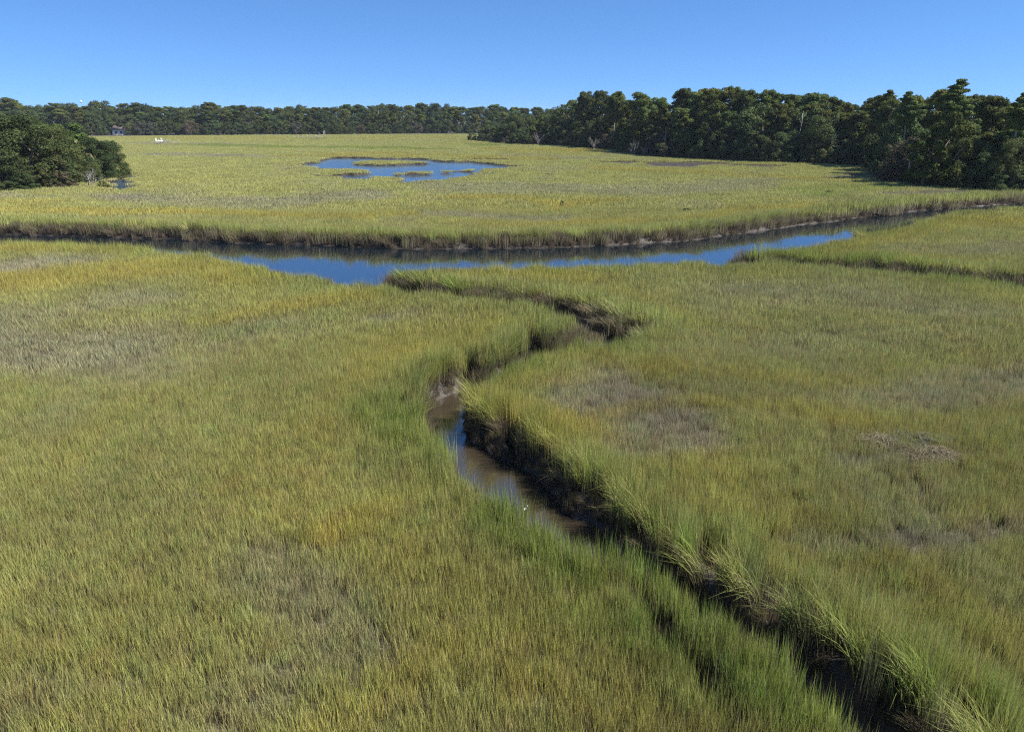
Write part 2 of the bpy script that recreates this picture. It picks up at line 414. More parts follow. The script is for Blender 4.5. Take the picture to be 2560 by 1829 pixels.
def mud_mat():
    m, nt, nn, L = new_mat('marsh_mud')
    out = N(nt, 'ShaderNodeOutputMaterial'); p = N(nt, 'ShaderNodeBsdfPrincipled')
    g = N(nt, 'ShaderNodeNewGeometry')
    n1 = N(nt, 'ShaderNodeTexNoise'); n1.inputs['Scale'].default_value = .9; n1.inputs['Detail'].default_value = 8; n1.inputs['Roughness'].default_value = .65
    n2 = N(nt, 'ShaderNodeTexNoise'); n2.inputs['Scale'].default_value = 9; n2.inputs['Detail'].default_value = 6
    L.new(g.outputs['Position'], n1.inputs['Vector']); L.new(g.outputs['Position'], n2.inputs['Vector'])
    r = ramp(nt, [(.3, (.022, .017, .013)), (.5, (.040, .032, .025)), (.72, (.064, .052, .041))])
    L.new(n1.outputs['Fac'], r.inputs[0])
    at = N(nt, 'ShaderNodeAttribute', attribute_name='cover')
    mx = N(nt, 'ShaderNodeMix', data_type='RGBA')
    L.new(at.outputs['Fac'], mx.inputs[0]); L.new(r.outputs[0], mx.inputs[6])
    r2 = ramp(nt, [(.3, (.07, .062, .035)), (.7, (.13, .115, .07))]); L.new(n2.outputs['Fac'], r2.inputs[0])
    L.new(r2.outputs[0], mx.inputs[7]); L.new(mx.outputs[2], p.inputs['Base Color'])
    wet = N(nt, 'ShaderNodeMapRange'); wet.inputs['From Min'].default_value = .4; wet.inputs['From Max'].default_value = .65
    wet.inputs['To Min'].default_value = .35; wet.inputs['To Max'].default_value = .85
    L.new(n1.outputs['Fac'], wet.inputs['Value']); L.new(wet.outputs[0], p.inputs['Roughness'])
    b = N(nt, 'ShaderNodeBump'); b.inputs['Strength'].default_value = .7; b.inputs['Distance'].default_value = .08
    L.new(n2.outputs['Fac'], b.inputs['Height']); L.new(b.outputs[0], p.inputs['Normal'])
    L.new(p.outputs[0], out.inputs[0]); return m
M_mud = mud_mat()

def water_mat(name, body, scale, strength, rough=.02, spec=.5):
    m, nt, nn, L = new_mat(name)
    out = N(nt, 'ShaderNodeOutputMaterial'); p = N(nt, 'ShaderNodeBsdfPrincipled')
    p.inputs['Base Color'].default_value = (*body, 1); p.inputs['Roughness'].default_value = rough
    p.inputs['IOR'].default_value = 3.1; p.inputs['Specular IOR Level'].default_value = spec
    g = N(nt, 'ShaderNodeNewGeometry')
    n1 = N(nt, 'ShaderNodeTexNoise'); n1.inputs['Scale'].default_value = scale; n1.inputs['Detail'].default_value = 3
    mp = N(nt, 'ShaderNodeMapping'); mp.inputs['Scale'].default_value = (1, 1.6, 1)
    L.new(g.outputs['Position'], mp.inputs['Vector']); L.new(mp.outputs[0], n1.inputs['Vector'])
    b = N(nt, 'ShaderNodeBump'); b.inputs['Strength'].default_value = strength; b.inputs['Distance'].default_value = .05
    L.new(n1.outputs['Fac'], b.inputs['Height']); L.new(b.outputs[0], p.inputs['Normal'])
    L.new(p.outputs[0], out.inputs[0]); return m
M_water = water_mat('tidal_river_water', (.006, .012, .017), 1.1, .06, .0, 1.0)
M_creek = water_mat('muddy_creek_water', (.040, .031, .020), 1.4, .05, .01, .45)
M_pond = water_mat('ruffled_pond_water', (.025, .055, .10), 1.2, .35, .14, .8)

# ------------------------------------------------------------------ ground sheet
def build_ground():
    fr = np.radians(np.arange(-44, 44.001, .125))
    bk = np.radians(np.arange(44 + 4, 360 - 44 - 3.9, 4))
    ang = np.concatenate([fr, bk]); na = len(ang)
    rr = [1.5, 3, 5, 7]
    r = 8.0
    while r < 620: rr.append(r); r *= 1.0065
    while r < 2600: rr.append(r); r *= 1.18
    rr = np.array(rr); nr = len(rr)
    A, R = np.meshgrid(ang, rr)
    x = (np.sin(A) * R).ravel(); y = (np.cos(A) * R).ravel()
    sc, sg, sp = fields(x, y)
    z = height(x, y, sc, sg, sp)
    far = np.hypot(x, y) > 650; z[far] = 0
    g, d, gr, b, edge, n1, n2, n3 = veg(x, y, sc, sg, sp)
    cover = sstep(1.0, 2.2, sc) * sstep(.2, .8, sg) * sstep(.2, 1.5, sp) * (1 - np.clip(b, 0, 1)) * .8
    v = np.concatenate([[[0, 0, 0]], np.stack([x, y, z], 1)])
    i = np.arange(nr - 1)[:, None] * na; k = np.arange(na)[None, :]; k2 = (k + 1) % na
    q = np.stack([(i + k), (i + na + k), (i + na + k2), (i + k2)], -1).reshape(-1, 4) + 1
    t = np.stack([np.zeros(na, int), 1 + np.arange(na), 1 + (np.arange(na) + 1) % na], 1)
    me = mesh_from('ground', v, [q, t], M_mud, True, {'cover': np.concatenate([[.5], cover])})
    o = obj('ground', me); tag(o, 'brown marsh mud with tidal channels cut into it', 'ground', kind='structure')
build_ground()

def sheet(name, x0, x1, y0, y1, z, mat, label):
    me = mesh_from(name, [(x0, y0, z), (x1, y0, z), (x1, y1, z), (x0, y1, z)], [np.array([(0, 1, 2, 3)])], mat)
    return tag(obj(name, me), label, 'water', kind='structure')
sheet('river_water', -150, 158, 39.5, 148, WL, M_water, 'deep blue tidal river crossing the marsh from left to right')
sheet('creek_water', -150, 158, 7, 39.5, WL, M_creek, 'muddy brown water of the narrow winding creek')
def poly_sheet(name, poly, z, grow, mat, label):
    c = poly.mean(0); p = c + (poly - c) * grow
    x0, y0 = p.min(0); x1, y1 = p.max(0)
    return sheet(name, x0 - 1.5, x1 + 1.5, y0 - 1.5, y1 + 1.5, z, mat, label)
poly_sheet('pond_water', pond_outer, -.33, 1.03, M_pond, 'shallow blue pond with low grass islands in the far marsh')
poly_sheet('pool_water', pool_left, -.33, 1.03, M_pond, 'small blue pool at the foot of the left oak clump')
poly_sheet('puddle_water', pool_mid, -.33, 1.0, M_pond, 'tiny blue puddle in the middle of the far marsh')

# ------------------------------------------------------------------ grass tufts
def tuft(n, rad, width, hmin, hmax, bend, lean=0.0, seed=0, dead=.06, segs=3):
    r = np.random.default_rng(seed)
    a = r.random(n) * 2 * math.pi; rd = rad * np.sqrt(r.random(n))
    bx = rd * np.cos(a); by = rd * np.sin(a)
    # clumpiness: pull blades to a few stools
    k = max(3, n // 12); cx = rad * (r.random(k) * 2 - 1); cy = rad * (r.random(k) * 2 - 1)
    ci = r.integers(0, k, n); pull = .3
    bx = bx * (1 - pull) + cx[ci] * pull; by = by * (1 - pull) + cy[ci] * pull
    hk = .8 + .4 * r.random(k)
    h = (hmin + (hmax - hmin) * r.random(n) ** .8) * hk[ci]
    w = width * (.7 + .6 * r.random(n))
    phi = r.random(n) * 2 * math.pi          # blade facing
    la = r.random(n) * 2 * math.pi; lm = bend * (.3 + r.random(n))
    lx = np.cos(la) * lm + lean * (.6 + .8 * r.random(n)); ly = np.sin(la) * lm
    wx = np.cos(phi) * w / 2; wy = np.sin(phi) * w / 2
    V = []; B = []
    rv = r.random(n); dd = (r.random(n) < dead).astype(float)
    ts = np.linspace(0, 1, segs + 1)
    for j, t in enumerate(ts):
        off = t ** 1.8
        zz = h * t * np.sqrt(np.clip(1 - .45 * (lx ** 2 + ly ** 2) * t, .15, 1))
        px = bx + lx * h * off; py = by + ly * h * off
        ww = 1.0 if t == 0 else (1 - t) ** .6 * 1.0
        if j < segs:
            V.append(np.stack([px - wx * ww, py - wy * ww, zz], 1)); V.append(np.stack([px + wx * ww, py + wy * ww, zz], 1))
            B += [np.stack([np.full(n, t), rv, dd], 1)] * 2
        else:
            V.append(np.stack([px, py, zz], 1)); B.append(np.stack([np.full(n, t), rv, dd], 1))
    i = np.arange(n); q = []
    for j in range(segs - 1):
        q.append(np.stack([i + 2 * j * n, i + (2 * j + 1) * n, i + (2 * j + 3) * n, i + (2 * j + 2) * n], 1))
    t3 = np.stack([i + 2 * (segs - 1) * n, i + (2 * segs - 1) * n, i + 2 * segs * n], 1)
    me = mesh_from('tuft_mesh', np.concatenate(V), [np.concatenate(q), t3], M_grass, False, {'bl': np.concatenate(B)})
    return bpy.data.objects.new('grass_tuft', me)

def make_coll(name, objs):
    c = bpy.data.collections.new(name)
    for o in objs: c.objects.link(o)
    return c

def scatter_tree(name, coll, pick_name=True):
    ng = bpy.data.node_groups.new(name, 'GeometryNodeTree')
    ng.interface.new_socket('Geometry', in_out='INPUT', socket_type='NodeSocketGeometry')
    ng.interface.new_socket('Geometry', in_out='OUTPUT', socket_type='NodeSocketGeometry')
    L = ng.links
    gi = ng.nodes.new('NodeGroupInput'); go = ng.nodes.new('NodeGroupOutput')
    ip = ng.nodes.new('GeometryNodeInstanceOnPoints'); ci = ng.nodes.new('GeometryNodeCollectionInfo')
    ci.inputs['Collection'].default_value = coll; ci.inputs['Separate Children'].default_value = True; ci.inputs['Reset Children'].default_value = True
    def attr(nm, t):
        a = ng.nodes.new('GeometryNodeInputNamedAttribute'); a.data_type = t; a.inputs['Name'].default_value = nm; return a.outputs['Attribute']
    L.new(gi.outputs[0], ip.inputs['Points']); L.new(ci.outputs[0], ip.inputs['Instance'])
    ip.inputs['Pick Instance'].default_value = True
    L.new(attr('pick', 'INT'), ip.inputs['Instance Index']); L.new(attr('rot', 'FLOAT_VECTOR'), ip.inputs['Rotation']); L.new(attr('scl', 'FLOAT_VECTOR'), ip.inputs['Scale'])
    L.new(ip.outputs[0], go.inputs[0])
    return ng

def scatter(name, xyz, rot, scl, pick, tcol, ng, label, cat='grass'):
    me = bpy.data.meshes.new(name); n = len(xyz)
    me.vertices.add(n); me.vertices.foreach_set('co', np.asarray(xyz, np.float32).ravel())
    for nm, dt, v in (('rot', 'FLOAT_VECTOR', rot), ('scl', 'FLOAT_VECTOR', scl)):
        a = me.attributes.new(nm, dt, 'POINT'); a.data.foreach_set('vector', np.asarray(v, np.float32).ravel())
    a = me.attributes.new('pick', 'INT', 'POINT'); a.data.foreach_set('value', np.asarray(pick, np.int32))
    a = me.attributes.new('tcol', 'FLOAT_COLOR', 'POINT'); a.data.foreach_set('color', np.concatenate([tcol, np.ones((n, 1))], 1).astype(np.float32).ravel())
    o = obj(name, me); m = o.modifiers.new('scatter', 'NODES'); m.node_group = ng
    tag(o, label, cat, kind='stuff'); return o

def grid_points(r0, r1, sp, half=43):
    pts = []
    X = r1 * math.sin(math.radians(half)) + 1
    xs = np.arange(-X, X, sp); ys = np.arange(0, r1, sp)
    x, y = np.meshgrid(xs, ys); x = x.ravel() + (rng.random(x.size) - .5) * sp * 1.2; y = y.ravel() + (rng.random(y.size) - .5) * sp * 1.2
    r = np.hypot(x, y); a = np.degrees(np.abs(np.arctan2(x, y)))
    fade = .04 * (rng.random(x.size) - .5)
    m = (r * (1 + fade) > r0) & (r * (1 + fade) < r1) & (a < half) & (y > 3)
    return x[m], y[m]

def lay(r0, r1, sp, lod, ng, nvar, nflop, label, name, hs=1.0):
    x, y = grid_points(r0, r1, sp)
    sc, sg, sp_ = fields(x, y)
    g, d, gr, b, edge, n1, n2, n3 = veg(x, y, sc, sg, sp_)
    z = height(x, y, sc, sg, sp_)
    u = rng.random(len(x))
    minsc = .15
    keep = (sc > minsc + .4 * rng.random(len(x))) & (sg > .05) & (sp_ > .25) & (b < .5)
    dens = 1 - .25 * d
    gap = sstep(.60, .70, fbm(x * 1.3, y * 1.3, 211, 3)) * (r0 < 40)
    rgt = sstep(2, 9, x) * sstep(34, 24, y)
    dens = dens * (1 - .45 * gap * (1 - edge) * rgt)
    gx = culled(s_channel, x + .25, y, near_mask(x, y)) - culled(s_channel, x - .25, y, near_mask(x, y))
    gy = culled(s_channel, x, y + .25, near_mask(x, y)) - culled(s_channel, x, y - .25, near_mask(x, y))
    beyond = (gx * x + gy * y) > 0
    keep &= (u < dens) & ~((sc < 1.6) & beyond & (fbm(x * 1.1, y * 1.1, 421, 2) < np.where(y < 38, .34, .27)))
    # nothing under the woods
    px, py = to_px(x, y, 0)
    keep &= ~((y > wood_front(px) + 6) & (px > 1215)) & (y < 470)
    x, y, z, sc, sg, sp_, g, d, gr, edge, n1, n2, n3 = [k[keep] for k in (x, y, z, sc, sg, sp_, g, d, gr, edge, n1, n2, n3)]
    n = len(x)
    H = .54 + .22 * (n2 - .4) + .14 * (n3 - .5) + .14 * g + .14 * gr - .14 * d - .2 * np.exp(-np.clip(sp_, 0, 50) / 3)
    nearscale = np.where(y > 38, .42, .55)
    H = H + edge * nearscale * (.55 + .9 * n3) + .16 * (sstep(2, 9, x) * sstep(34, 22, y)) * (n3 - .3)
    H = np.clip(H, .32, 1.9) * (.85 + .3 * rng.random(n)) * hs
    onslope = (z < -.16) & (sc < 1.3)
    H = np.where(onslope, H * .62, H)
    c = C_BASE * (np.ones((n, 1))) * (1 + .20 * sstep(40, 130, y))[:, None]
    def mixc(c, t, k): return c + (t - c) * k[:, None]
    c = mixc(c, C_DRY, d * .9); c = mixc(c, np.array([.235, .20, .165]), np.clip(d - .8, 0, 1) * 2.2); c = mixc(c, C_GOLD, g * .85); c = mixc(c, C_GREEN, gr * .8)
    c = mixc(c, C_STEM, onslope * (.6 + .4 * rng.random(n)))
    vr = 1.0 if r0 < 40 else (.7 if r0 < 100 else .3)
    c = c * (1 - .14 * vr + .28 * vr * rng.random((n, 1))) * (1 + .16 * vr * (rng.random((n, 3)) - .5)) * (.82 + .36 * fbm(x * .3, y * .3, 171, 3))[:, None]
    # lean over the water
    e = .25
    gx = culled(s_channel, x + e, y, near_mask(x, y)) - culled(s_channel, x - e, y, near_mask(x, y))
    gy = culled(s_channel, x, y + e, near_mask(x, y)) - culled(s_channel, x, y - e, near_mask(x, y))
    gl = np.hypot(gx, gy) + 1e-6
    pick = rng.integers(0, nvar, n)
    facing = -(gx * x + gy * y) / gl / np.hypot(x, y)      # >0: the water lies beyond this bank as seen from the drone
    H = np.where((sc < 2.5) & (facing > .2), H * (1 - .22 * np.exp(-np.clip(sc, 0, 9) / .9)), H)
    cl = fbm(x * .8, y * .8, 401, 3)
    farb = sstep(.25, -.35, facing)                       # bank beyond the water: tall plants fan out over the channel
    H = H + farb * np.where(y < 38, .95, .75) * np.exp(-(np.clip(sc, 0, 20) / np.where(y < 38, 1.7, 2.2)) ** 2) * (.25 + 1.3 * np.clip(cl - .15, 0, 1))
    H = np.clip(H, .3, 1.75)
    flop = (sc < (1.1 if r0 < 40 else 1.6)) & (rng.random(n) < (.6 if r0 < 40 else .6)) & (facing < .1)
    pick = np.where(flop, nvar + rng.integers(0, max(nflop, 1), n), pick)
    yaw = np.where(flop, np.arctan2(-gy, -gx) + (rng.random(n) - .5) * 1.3, rng.random(n) * 2 * math.pi)
    tilt = (rng.random((n, 2)) - .5) * .12
    rot = np.stack([tilt[:, 0] + 0.0, tilt[:, 1] + .05, yaw], 1)
    hs_ = H / 1.0
    hor = np.clip(.75 + .35 * H, .7, 1.3)
    scl = np.stack([hor, hor, hs_], 1)
    return scatter(name, np.stack([x, y, z - .03], 1), rot, scl, pick, c, ng, label)

# wood edge of the right-hand stand, photo px -> distance
WF = [(1100,350),(1160,352),(1240,358),(1300,365),(1380,363),(1470,373),(1530,376),(1560,384),(1600,391),(1700,399),(1800,404),(1900,409),(2000,411),(2100,415),(2170,420),(2215,430),(2240,456),(2300,467),(2400,476),(2560,490),(2700,500)]
_wfx = np.array([p[0] for p in WF], float); _wfd = np.array([float(ground(p[0], p[1], 0)[1]) for p in WF])
def wood_front(px): return np.interp(px, _wfx, _wfd)

near_t = [tuft(95, .40, .014, .5, 1.15, .11, 0, 10 + i) for i in range(6)] + [tuft(60, .30, .016, .75, 1.15, .2, .28 + .16 * i, 30 + i, .10) for i in range(4)]
mid_t = [tuft(140, .9, .027, .6, 1.1, .12, 0, 50 + i) for i in range(5)] + [tuft(90, .6, .034, .7, 1.2, .22, .6, 60 + i, .14) for i in range(3)]
far_t = [tuft(300, 2.2, .08, .65, 1.1, .12, 0, 70 + i) for i in range(5)] + [tuft(120, 1.2, .09, .7, 1.1, .2, .4, 80 + i, .1) for i in range(2)]
for i, o in enumerate(near_t): o.name = 'near_tuft_%02d' % i
for i, o in enumerate(mid_t): o.name = 'mid_tuft_%02d' % i
for i, o in enumerate(far_t): o.name = 'wide_tuft_%02d' % i
ng0 = scatter_tree('grass_scatter_near', make_coll('near_tufts', near_t))
ng1 = scatter_tree('grass_scatter_mid', make_coll('mid_tufts', mid_t))
ng2 = scatter_tree('grass_scatter_far', make_coll('far_tufts', far_t))
lay(7, 40, .30, 0, ng0, 6, 4, 'yellow green marsh grass around the narrow winding creek in the foreground', 'marsh_grass')
lay(40, 100, .62, 1, ng1, 5, 3, 'tall green and gold marsh grass on both banks of the river', 'marsh_grass')
lay(100, 470, 1.35, 2, ng2, 5, 2, 'flat yellow green marsh grass around the far pond up to the woods', 'marsh_grass')

def bank_stems():
    xa, ya = grid_points(10, 38, .17); xb, yb = grid_points(38, 175, .30)
    x = np.concatenate([xa, xb]); y = np.concatenate([ya, yb])
    m0 = near_mask(x, y); x, y = x[m0], y[m0]
    sc, sg, sp_ = fields(x, y)
    nr_ = (y < 38) | (sd_poly(x, y, river) > 2.2)
    k = (sc > np.where(nr_, .0, -.12)) & (sc < np.where(nr_, .42, 1.9)) & (rng.random(len(x)) < .9 * np.clip(sc / np.where(nr_, .15, .5), .25, 1)) & (fbm(x * .6, y * .6, 301, 2) > np.where(nr_, .2, .30))
    x, y, sc, sg, sp_ = x[k], y[k], sc[k], sg[k], sp_[k]; z = height(x, y, sc, sg, sp_); n = len(x); e = .25
    gx = s_channel(x + e, y) - s_channel(x - e, y); gy = s_channel(x, y + e) - s_channel(x, y - e)
    yaw = np.arctan2(-gy, -gx) + (rng.random(n) - .5) * 2.2
    pick = np.where(rng.random(n) < .5, rng.integers(0, 6, n), rng.integers(6, 10, n))
    nr_ = nr_[k]; H = np.where(nr_, .8, 1.25) * (.34 + .3 * rng.random(n)) * (.8 + .5 * fbm(x, y, 311, 2))
    c = np.array([.135, .105, .075]) * (.55 + .8 * rng.random((n, 1)))
    gk = (np.where(nr_, .6 * rng.random(n) * sstep(.0, .3, sc), sstep(.9, 1.7, sc) * rng.random(n)))[:, None]
    c = c * (1 - gk) + np.array([.17, .19, .05]) * gk
    rot = np.stack([(rng.random(n) - .5) * .4, (rng.random(n) - .3) * .5, yaw], 1)
    scatter('bank_stems', np.stack([x, y, z - .04], 1), rot, np.stack([H * 1.2, H * 1.2, H], 1), pick, c, ng0, 'brown dead stems and leaning stalks along the muddy river bank', 'dead stems')
bank_stems()

# ------------------------------------------------------------------ trees
def leaves(mb, cen, nor, size, lv, r, asp=.6):
    n = len(cen)
    t = r.normal(size=(n, 3)); t -= (t * nor).sum(1)[:, None] * nor; t /= np.linalg.norm(t, axis=1)[:, None] + 1e-9
    b = np.cross(nor, t)
    s = size[:, None]
    v = np.stack([cen - t * s, cen - b * s * asp, cen + t * s, cen + b * s * asp], 1).reshape(-1, 3)
    q = np.arange(4 * n).reshape(n, 4)
    mb.add(v, q, None, np.repeat(lv, 4))

def clump(mb, c, rad, n, size, r, lvb, flat=.75):
    d = r.normal(size=(n, 3)); d /= np.linalg.norm(d, axis=1)[:, None]
    d[:, 2] = np.where(r.random(n) < .6, np.abs(d[:, 2]), d[:, 2])
    rr = rad * (.45 + .6 * r.random(n) ** .6)
    lump = 1 + .25 * np.sin(d[:, 0] * 7 + c[0]) * np.sin(d[:, 1] * 6 + c[1]) * np.sin(d[:, 2] * 5)
    cen = np.array(c) + d * (rr * lump)[:, None] * np.array([1, 1, flat])
    nor = d * .9 + r.normal(size=(n, 3)) * .55 + np.array([0, 0, .25]); nor /= np.linalg.norm(nor, axis=1)[:, None]
    lv = np.clip(lvb + r.normal(size=n) * .16, 0, 1)
    leaves(mb, cen, nor, size * (.6 + .8 * r.random(n)), lv, r)

def limb(mb, a, b, ra, rb, r, n=5, wob=.12, a_attr=.5):
    a = np.array(a, float); b = np.array(b, float); L = np.linalg.norm(b - a)
    pts = [a + (b - a) * t + (r.normal(size=3) * wob * L * .25 if 0 < t < 1 else 0) for t in np.linspace(0, 1, n)]
    mb.tube(pts, np.linspace(ra, rb, n), 6); return pts

def oak_mesh(seed, H=10, W=11, leaf=.24, nl=9000, low=.06, nc=48, mat=None):
    r = np.random.default_rng(seed); cr = MB(); tr = MB()
    fork = .22 * H
    limb(tr, (0, 0, -.3), (r.normal() * .2, r.normal() * .2, fork), .045 * H, .035 * H, r, 4, .05)
    cs = []
    for i in range(nc):
        az = i * 2.399 + r.normal() * .4; el = math.asin(min(.98, (i + .5) / nc)) if r.random() < .75 else r.random() * .6
        rad = (.20 + .27 * r.random()) * W; hh = H * (low + .12) + (H * (.84 - low)) * math.sin(el) * (.86 + .2 * r.random())
        x = math.cos(az) * rad * math.cos(el) ** .7 * 1.1; y = math.sin(az) * rad * math.cos(el) ** .7 * 1.1
        cr_ = W * (.055 + .095 * r.random())
        hh = min(hh, H - cr_ * .8)
        cs.append((x, y, max(hh, cr_ * .7), cr_))
    for i in range(nc // 4):       # hanging skirt
        az = r.random() * 6.28; rad = W * (.36 + .08 * r.random()); cr_ = W * (.08 + .05 * r.random())
        cs.append((math.cos(az) * rad, math.sin(az) * rad, H * (low + .10 * r.random()) + cr_ * .6, cr_))
    tot = sum(c[3] ** 2 for c in cs)
    for c in cs:
        clump(cr, c[:3], c[3], int(nl * c[3] ** 2 / tot), leaf, r, .25 + .5 * r.random())
    for k in range(9):
        c = cs[r.integers(0, nc)]
        limb(tr, (0, 0, fork * (.8 + .2 * r.random())), c[:3], .022 * H, .005 * H, r, 5, .25)
    return cr.mesh('oak_crown', mat or M_oak), tr.mesh('oak_trunk', M_bark, True)

def pine_mesh(seed, H=19, W=7.5, leaf=.26, nl=8000, base=.42, nc=40, mat=None, bark=None, profile=1):
    r = np.random.default_rng(seed); cr = MB(); tr = MB()
    lx, ly = r.normal() * .5, r.normal() * .5
    limb(tr, (0, 0, -.3), (lx, ly, H * .93), .016 * H, .004 * H, r, 9, .03)
    cs = []
    for i in range(nc):
        t = (i + .5) / nc; t = base + (1 - base) * t ** .8
        k = (t - base) / (1 - base)
        prof = (math.sin(math.pi * min(1, .12 + .80 * k)) ** .7) if profile == 1 else (1 - k) ** .8 * 1.0 + .12
        rad = W * .5 * prof * (.35 + .65 * r.random()); az = r.random() * 6.283
        cr_ = W * (.10 + .075 * r.random()) * (.75 + .4 * prof)
        z = H * t - cr_ * .3
        z = min(z, H - cr_ * .6)
        c = (lx * t + math.cos(az) * rad, ly * t + math.sin(az) * rad, z + rad * .12, cr_)
        cs.append(c)
        if i % 2 == 0: limb(tr, (lx * t, ly * t, z - rad * .25 - .3), c[:3], .004 * H, .0015 * H, r, 4, .15)
    cs.append((lx, ly, H - W * .13, W * .16))
    tot = sum(c[3] ** 2 for c in cs)
    for c in cs: clump(cr, c[:3], c[3], int(nl * c[3] ** 2 / tot), leaf, r, .25 + .5 * r.random(), .82)
    return cr.mesh('pine_crown', mat or M_pine), tr.mesh('pine_trunk', bark or M_palebark, True)

def layered_pine_mesh(seed, H, W):
    r = np.random.default_rng(seed); cr = MB(); tr = MB()
    limb(tr, (0, 0, -.3), (.6, 0, H * .97), .017 * H, .004 * H, r, 9, .03)
    spec = [(.99, 0, .1, 1.0), (.955, 1, .18, 1.2), (.94, -1, .22, 1.3), (.90, 1, .36, 1.4), (.885, -1, .38, 1.5), (.84, -1, .55, 1.6), (.83, 1, .30, 1.4),
            (.79, -1, .85, 1.7), (.78, 1, .55, 1.6), (.74, -1, .7, 1.6), (.72, 1, .65, 1.6), (.68, -1, .5, 1.6), (.66, 1, .5, 1.6)]
    for t, sd, reach, cr_ in spec:
        for j in range(3):
            az = (0 if sd >= 0 else math.pi) + r.normal() * .5 + (j - 1) * .7
            R = reach * W * .5 * (.75 + .4 * r.random()) * (1 if j == 1 else .7)
            c = np.array((.6 * t + math.cos(az) * R, math.sin(az) * R, H * t + .10 * R + r.normal() * .15))
            b0 = np.array((.6 * t, 0, H * t - .35 * R - .2)); limb(tr, b0, c, .06, .02, r, 4, .2)
            for f in (1.0, .66, .4):
                clump(cr, b0 + (c - b0) * f + r.normal(size=3) * .15, cr_ * .52 * (1.15 - .3 * (1 - f)), 230, .17, r, .3 + .4 * r.random(), .38)
    return cr.mesh('pine_crown', M_pine), tr.mesh('pine_trunk', M_palebark, True)

def bare_mesh(seed, H, spread, n=26, mat=None):
    r = np.random.default_rng(seed); tr = MB()
    def grow(a, d, L, rad, lev):
        b = a + d * L; limb(tr, a, b, rad, rad * .55, r, 4, .25)
        if lev <= 0: return
        for k in range(3 if lev > 1 else 4):
            nd = d + r.normal(size=3) * spread; nd[2] += .1; nd /= np.linalg.norm(nd)
            grow(a + (b - a) * (.45 + .55 * r.random()), nd, L * (.55 + .2 * r.random()), rad * .5, lev - 1)
    for k in range(3):
        d = np.array((r.normal() * .35, r.normal() * .35, 1.0)); d /= np.linalg.norm(d)
        grow(np.array((r.normal() * .2, r.normal() * .2, -.1)), d, H * .45, .022 * H, 3)
    return tr.mesh('bare_limbs', mat or M_dead)

def palm_mesh(H=4.5):
    r = np.random.default_rng(5); tr = MB(); cr = MB(); dd = MB()
    tr.tube([(0, 0, -.2), (.05, 0, H * .5), (.0, 0, H)], [.2, .17, .19], 8)
    for k in range(46):
        az = k * 2.399; el = 1.15 - 2.0 * (k / 46.0); L = 1.35
        drp = el < -.35
        m = dd if drp else cr
        base = np.array((0, 0, H - (.35 if drp else 0)))
        d = np.array((math.cos(az) * math.cos(el), math.sin(az) * math.cos(el), math.sin(el)))
        tip = base + d * L * .75
        m.tube([base, tip], [.02, .015], 4)
        side = np.cross(d, (0, 0, 1.0)); side /= np.linalg.norm(side) + 1e-9; up = np.cross(side, d)
        for j in range(11):
            th = (j - 5) * .26; dv = d * math.cos(th) + side * math.sin(th)
            end = tip + dv * .75 + np.array((0, 0, -.16)); w = np.cross(dv, up) * .045
            m.add([tip - w * .3, tip + w, end, tip - w], [(0, 1, 2, 3)], None, np.full(4, .3 + .5 * r.random()))
    return cr.mesh('palm_fronds', M_palm), tr.mesh('palm_trunk', M_palebark, True), dd.mesh('dead_fronds', simple('dead_frond', (.34, .25, .14), .8, .2))

OAKS = [oak_mesh(100 + i, 10, 11, .17, 15000) for i in range(6)]
OAKN = [oak_mesh(120 + i, 10, 11, .12, 36000, .02, 70) for i in range(3)]
PINES = [pine_mesh(200 + i, 19, 7.5, .18, 15000, [.42, .5, .36, .45, .55, .4][i], 40, None, M_bark if i % 2 else M_palebark) for i in range(6)]
SHRUBS = [oak_mesh(300 + i, 4, 5, .10, 6000, 0.0, 26, M_shrub) for i in range(3)]
MOSSY = [oak_mesh(320 + i, 8, 10, .14, 12000, 0.0, 44, M_moss) for i in range(2)]
BRIGHT = [oak_mesh(340 + i, 7, 6, .13, 10000, .1, 30, M_bright) for i in range(2)]

KIND = {'oak': (OAKS, 10, 'oak_tree'), 'oakn': (OAKN, 10, 'oak_tree'), 'pine': (PINES, 19, 'pine_tree'), 'shrub': (SHRUBS, 4, 'shrub'),
        'mossy': (MOSSY, 8, 'oak_tree'), 'bright': (BRIGHT, 7, 'broadleaf_tree')}
def plant(kind, x, y, H, label, cat, group, wide=1.0, var=None, rz=None):
    ms, H0, nm = KIND[kind]
    cm, tm = ms[random.randrange(len(ms)) if var is None else var % len(ms)]
    s = H / H0
    root = empty(nm, (x, y, -.05), random.random() * 6.28 if rz is None else rz, (s * wide, s * wide, s))
    tag(root, label, cat, group)
    obj('crown', cm, root); obj('trunk', tm, root)
    return root

def interp(tab, px):
    return float(np.interp(px, [t[0] for t in tab], [t[1] for t in tab]))

SKY_R = [(1160,310),(1200,300),(1300,292),(1405,268),(1430,248),(1460,232),(1480,255),(1510,228),(1545,232),(1590,250),(1600,238),(1640,240),(1690,258),(1705,226),(1728,250),(1750,215),(1780,222),(1840,218),(1880,226),(1930,217),(1965,226),(1990,243),(2010,228),(2040,225),(2070,238),(2080,254),(2110,246),(2130,254),(2160,243),(2190,246),(2215,230),(2240,240),(2260,250),(2280,236),(2310,248),(2335,232),(2370,232),(2400,240),(2420,240),(2460,240),(2500,245),(2530,258),(2560,240),(2700,235)]
SKY_L = [(-100,256),(0,252),(30,247),(60,262),(90,262),(140,261),(170,260),(215,263),(230,250),(250,248),(265,262),(300,265),(360,262),(440,266),(500,262),(520,256),(560,264),(600,260),(622,257),(660,268),(700,266),(740,260),(800,266),(850,262),(900,260),(960,258),(1000,262),(1050,257),(1100,262),(1150,262),(1190,264),(1240,262),(1300,265),(1400,270),(1500,272)]

